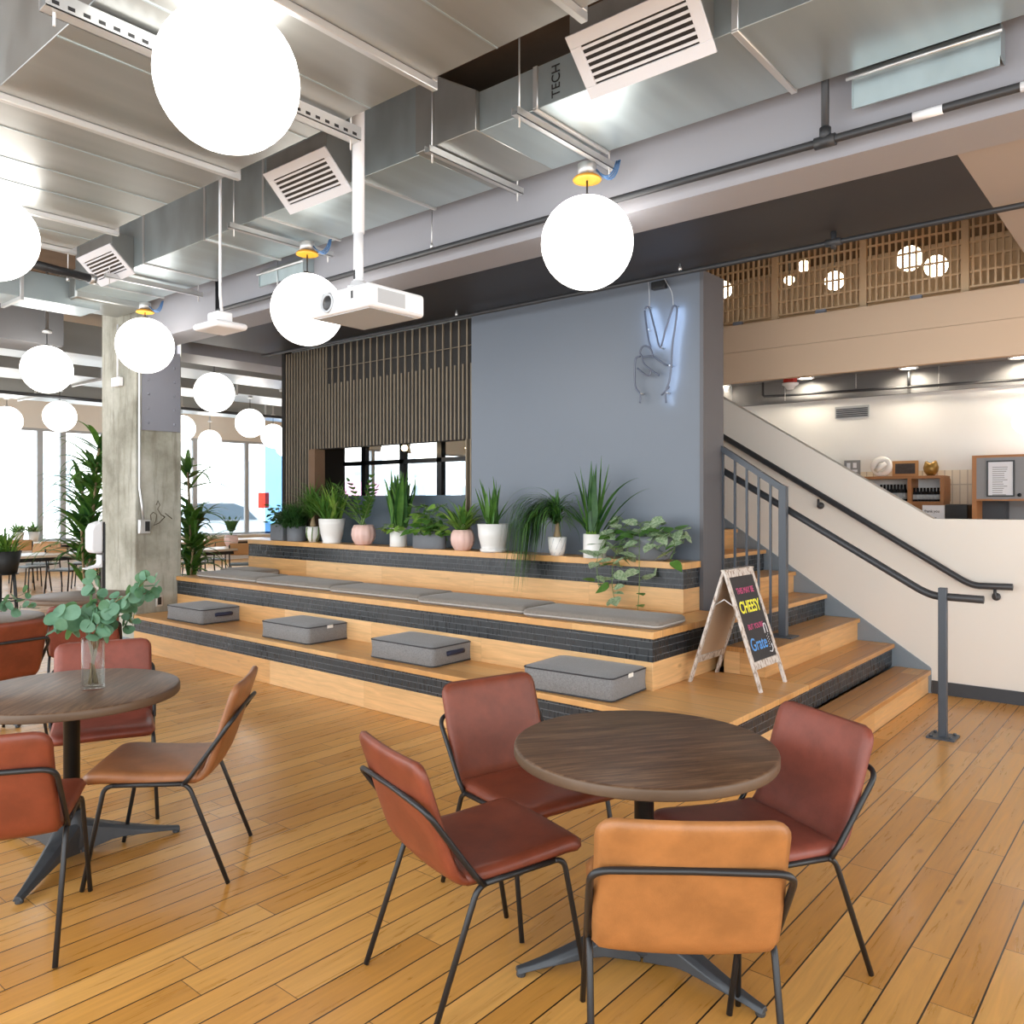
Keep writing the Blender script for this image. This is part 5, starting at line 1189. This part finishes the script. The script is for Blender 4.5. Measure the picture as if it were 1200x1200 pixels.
t = thing('back_counter', 'dark counter along the back wall hidden below the stair wall top', 'counter', (-1.5, 9.6, 0)); bx('worktop', M['dkplastic'], -2.2, 2.5, -.25, .37, PB(1110, 612, 9.6).z - .19, PB(1110, 612, 9.6).z - .152, parent=t); bx('cabinet_front', M['greycab'], -2.2, 2.5, -.2, .37, 0, PB(1110, 612, 9.6).z - .19, parent=t)
# grey cabinet with notice
q0, q1 = PB(1139, 534, 9.3), PB(1230, 587, 9.3); zc0 = q1.z
t = thing('wall_cabinet', 'grey wall cabinet with wooden edges at the right, framed notice on it', 'cabinet', (q0.x, 9.3, zc0)); W = q1.x - q0.x + .4; hh = q0.z - q1.z
bx('side_panel', M['shelfwood'], 0, .04, .0, .66, -.45, hh, parent=t); bx('door', M['greycab'], .04, W, .0, .64, .02, hh - .025, parent=t); bx('top_board', M['shelfwood'], .04, W, .0, .66, hh - .025, hh, parent=t); bx('bottom_board', M['shelfwood'], .04, W, -.01, .66, 0, .02, parent=t)
bx('back_panel', M['greycab'], .25, W, .5, .66, -.45, 0, parent=t); bx('inner_side', M['base'], .04, .25, .3, .66, -.45, 0, parent=t)
kn = PB(1195, 580, 9.3); b = NB(); lathe(b, [(.0001, 0), (.014, 0), (.018, .012), (.0001, .016)], 12); b.transform(Matrix.Translation((kn.x - q0.x, 0, kn.z - zc0)) @ Matrix.Rotation(PI / 2, 4, 'X')); obj('knob', b, M['black'], t)
n0, n1 = PB(1156, 540, 9.28), PB(1189, 582, 9.28); t = thing('framed_notice', 'white printed notice in a thin black frame on the grey cabinet', 'notice', ((n0.x + n1.x) / 2, 9.295, n1.z)); w = (n1.x - n0.x) / 2; hh = n0.z - n1.z
b = NB(); box(b, -w, w, -.012, 0, 0, .014); box(b, -w, w, -.012, 0, hh - .014, hh); box(b, -w, -w + .014, -.012, 0, .014, hh - .014); box(b, w - .014, w, -.012, 0, .014, hh - .014); obj('frame', b, M['black'], t); bx('notice_sheet', M['paper'], -w + .014, w - .014, -.005, -.001, .014, hh - .014, parent=t)
b = NB()
for i in range(16): box(b, -w + .05, -w + .05 + (2 * w - .1) * (.6 + .4 * R.random()), -.0062, -.005, hh - .07 - .021 * i, hh - .063 - .021 * i)
o = obj('printed_line', b, M['greycab'], t); o['kind'] = 'stuff'
# vent, downlights, alarm, pipes on the back wall
v0, v1 = PB(978, 477), PB(1018, 488); t = thing('vent_grille', 'grey slotted vent high on the white back wall', 'vent', ((v0.x + v1.x) / 2, 9.998, v1.z)); w = (v1.x - v0.x) / 2; hh = v0.z - v1.z
bx('vent_frame', M['gplastic'], -w, w, -.012, 0, 0, hh, parent=t)
for i in range(5): bx('slat', M['base'], -w + .015, w - .015, -.017, -.012, .012 + (hh - .03) * i / 5, .012 + (hh - .03) * (i + .55) / 5, parent=t)
for px, lab in ((845, 'downlight beside blue wall end, under mezzanine'), (942, 'downlight beside the red fire alarm'), (1063, 'downlight right of the alarm beside a pipe drop'), (1193, 'downlight at the right edge under mezzanine')):
    q = P(px, 438, y=9.72); t = thing('downlight', 'small round ' + lab, 'downlight', (q.x, 9.78, 3.07)); b = NB(); lathe(b, [(.10, 0), (.10, -.02), (.085, -.022), (.075, -.012)], 24); obj('trim_ring', b, M['wplastic'], t)
    b = NB(); lathe(b, [(.074, -.012), (.0001, -.011)], 24); obj('lens', b, M['downlight'], t)
    L = bpy.data.lights.new('downlight_beam', 'SPOT'); L.energy = 7; L.spot_size = D_(150); L.spot_blend = .45; L.color = (1, .88, .7); L.shadow_soft_size = .05
    lo = bpy.data.objects.new('downlight_beam', L); COL.objects.link(lo); lo.parent = t; lo.location = (0, 0, -.03); lo.rotation_euler = (D_(14), 0, 0)
q = P(926, 449, y=9.3); t = thing('fire_alarm', 'red and white fire alarm hanging below the mezzanine edge', 'alarm', (q.x, 9.3, q.z)); b = NB(); box(b, -.06, .06, -.06, .06, .0, .075); obj('alarm_body', b, M['redpaint'], t, bevel=.006)
b = NB(); lathe(b, [(.0001, -.075), (.04, -.07), (.055, -.04), (.09, -.02), (.09, 0), (.0001, 0)], 20); obj('detector_base', b, M['wplastic'], t); b = NB(); tube(b, [(-.06, 0, -.02), (-.06, 0, -.20)], .004, 5); obj('pull_chain', b, M['strut'], t)
bx('mount', M['black'], -.02, .02, -.02, .02, .075, 3.1 - q.z, parent=t)
a, b1, c1 = P(893, 440, y=9.9), P(894, 465, y=9.9), P(1210, 444, y=9.9); t = thing('sprinkler_pipe', 'thin black pipe along the grey band of the back room', 'pipe', b1); b = NB(); tube(b, [Vector((0, 0, 3.1 - b1.z)), Vector((0, 0, .02)), Vector((.02, 0, 0)), c1 - b1], .016, 8)
e = P(1065, 453, y=9.9); tube(b, [e - b1, Vector((e.x - b1.x, 0, 3.1 - b1.z))], .016, 8); obj('pipe', b, M['blackpipe'], t)
b = NB(); 
for px in (1003, 1100): e = P(px, 455, y=9.9) - b1; tube(b, [e, Vector((e.x, 0, 3.1 - b1.z))], .005, 5)
obj('hanger_rod', b, M['strut'], t)
q = P(1203, 494, y=9.6); t = thing('wall_globe_light', 'bright globe light at right edge above the grey cabinet', 'lamp', (q.x, 9.6, q.z)); b = NB(); sphere(b, (0, 0, 0), .13, 24); obj('globe', b, M['globe'], t); b = NB(); tube(b, [(0, .1, 0), (0, .38, 0)], .02, 8); obj('arm', b, M['black'], t)
# ------------------------------------------------------------------ street
q = P(255, 600, x=-25.5); t = thing('parked_car', 'silver car parked in the street outside the far window', 'car', (-25.5, q.y - .4, -.15), PI / 2)
# local x = length, y = width
prof = [(-2.2, .35), (-2.25, .75), (-2.1, 1.0), (-1.75, 1.05), (-1.3, 1.6), (-.9, 1.72), (.5, 1.72), (1.0, 1.55), (1.55, 1.08), (2.2, .92), (2.3, .6), (2.25, .35)]
b = NB(); prism(b, prof, -.9, .9); obj('car_body', b, M['carpaint'], t, bevel=.06, segs=3)
b = NB(); prism(b, [(-1.25, 1.1), (-1.02, 1.58), (-.85, 1.64), (.45, 1.64), (.9, 1.5), (1.35, 1.1)], -.915, .915); obj('side_window', b, M['carglass'], t)
b = NB(); box(b, -1.2, -.7, .55, .75, .3, .5)
for xx in (-1.4, 1.4):
    for yy in (-.85, .85):
        b2 = NB(); tube(b2, [(xx, yy - .1, .33), (xx, yy + .1, .33)], .33, 24); obj('wheel', b2, M['tyre'], t)
b.free()
q = P(309, 588, x=-23); t = thing('street_sign', 'small red sign on a post outside the far window', 'sign', (-23, q.y, -.15)); b = NB(); box(b, -.02, .02, -.2, .2, q.z - .05, q.z + .45); obj('sign_plate', b, M['redpaint'], t, bevel=.03); b = NB(); tube(b, [(-.05, 0, 0), (-.05, 0, q.z + .4)], .03, 8); obj('post', b, M['strut'], t)
# ------------------------------------------------------------------ light, sky and camera
w = bpy.data.worlds.new('sky'); SC.world = w; w.use_nodes = True
bg = w.node_tree.nodes['Background']; bg.inputs[0].default_value = (.93, .97, 1, 1); bg.inputs[1].default_value = 1.55
SL = bpy.data.lights.new('sun', 'SUN'); SL.energy = 7; SL.angle = .02; SL.color = (1, .97, .92); so = bpy.data.objects.new('sun', SL); COL.objects.link(so); so.rotation_euler = (0, D_(30), 0)
cam = bpy.data.cameras.new('camera'); co = bpy.data.objects.new('camera', cam); COL.objects.link(co)
co.location = (0, 0, EYE); co.rotation_euler = (PI / 2, 0, YAW)
cam.sensor_fit = 'HORIZONTAL'; cam.sensor_width = 36; cam.lens = FPX / 1200 * 36; cam.shift_y = (CY - 600) / 1200
cam.clip_start = .05; cam.clip_end = 300
SC.camera = co
vs = SC.view_settings; SC.display_settings.display_device = 'sRGB'; vs.view_transform = 'Standard'; vs.look = 'None'; vs.exposure = 1.25; vs.gamma = 1.0; vs.use_curve_mapping = False
cy = SC.cycles; cy.use_denoising = True; cy.max_bounces = 8; cy.diffuse_bounces = 5; cy.glossy_bounces = 4; cy.transmission_bounces = 8; cy.transparent_max_bounces = 16
cy.caustics_reflective = False; cy.caustics_refractive = False; cy.sample_clamp_indirect = 6
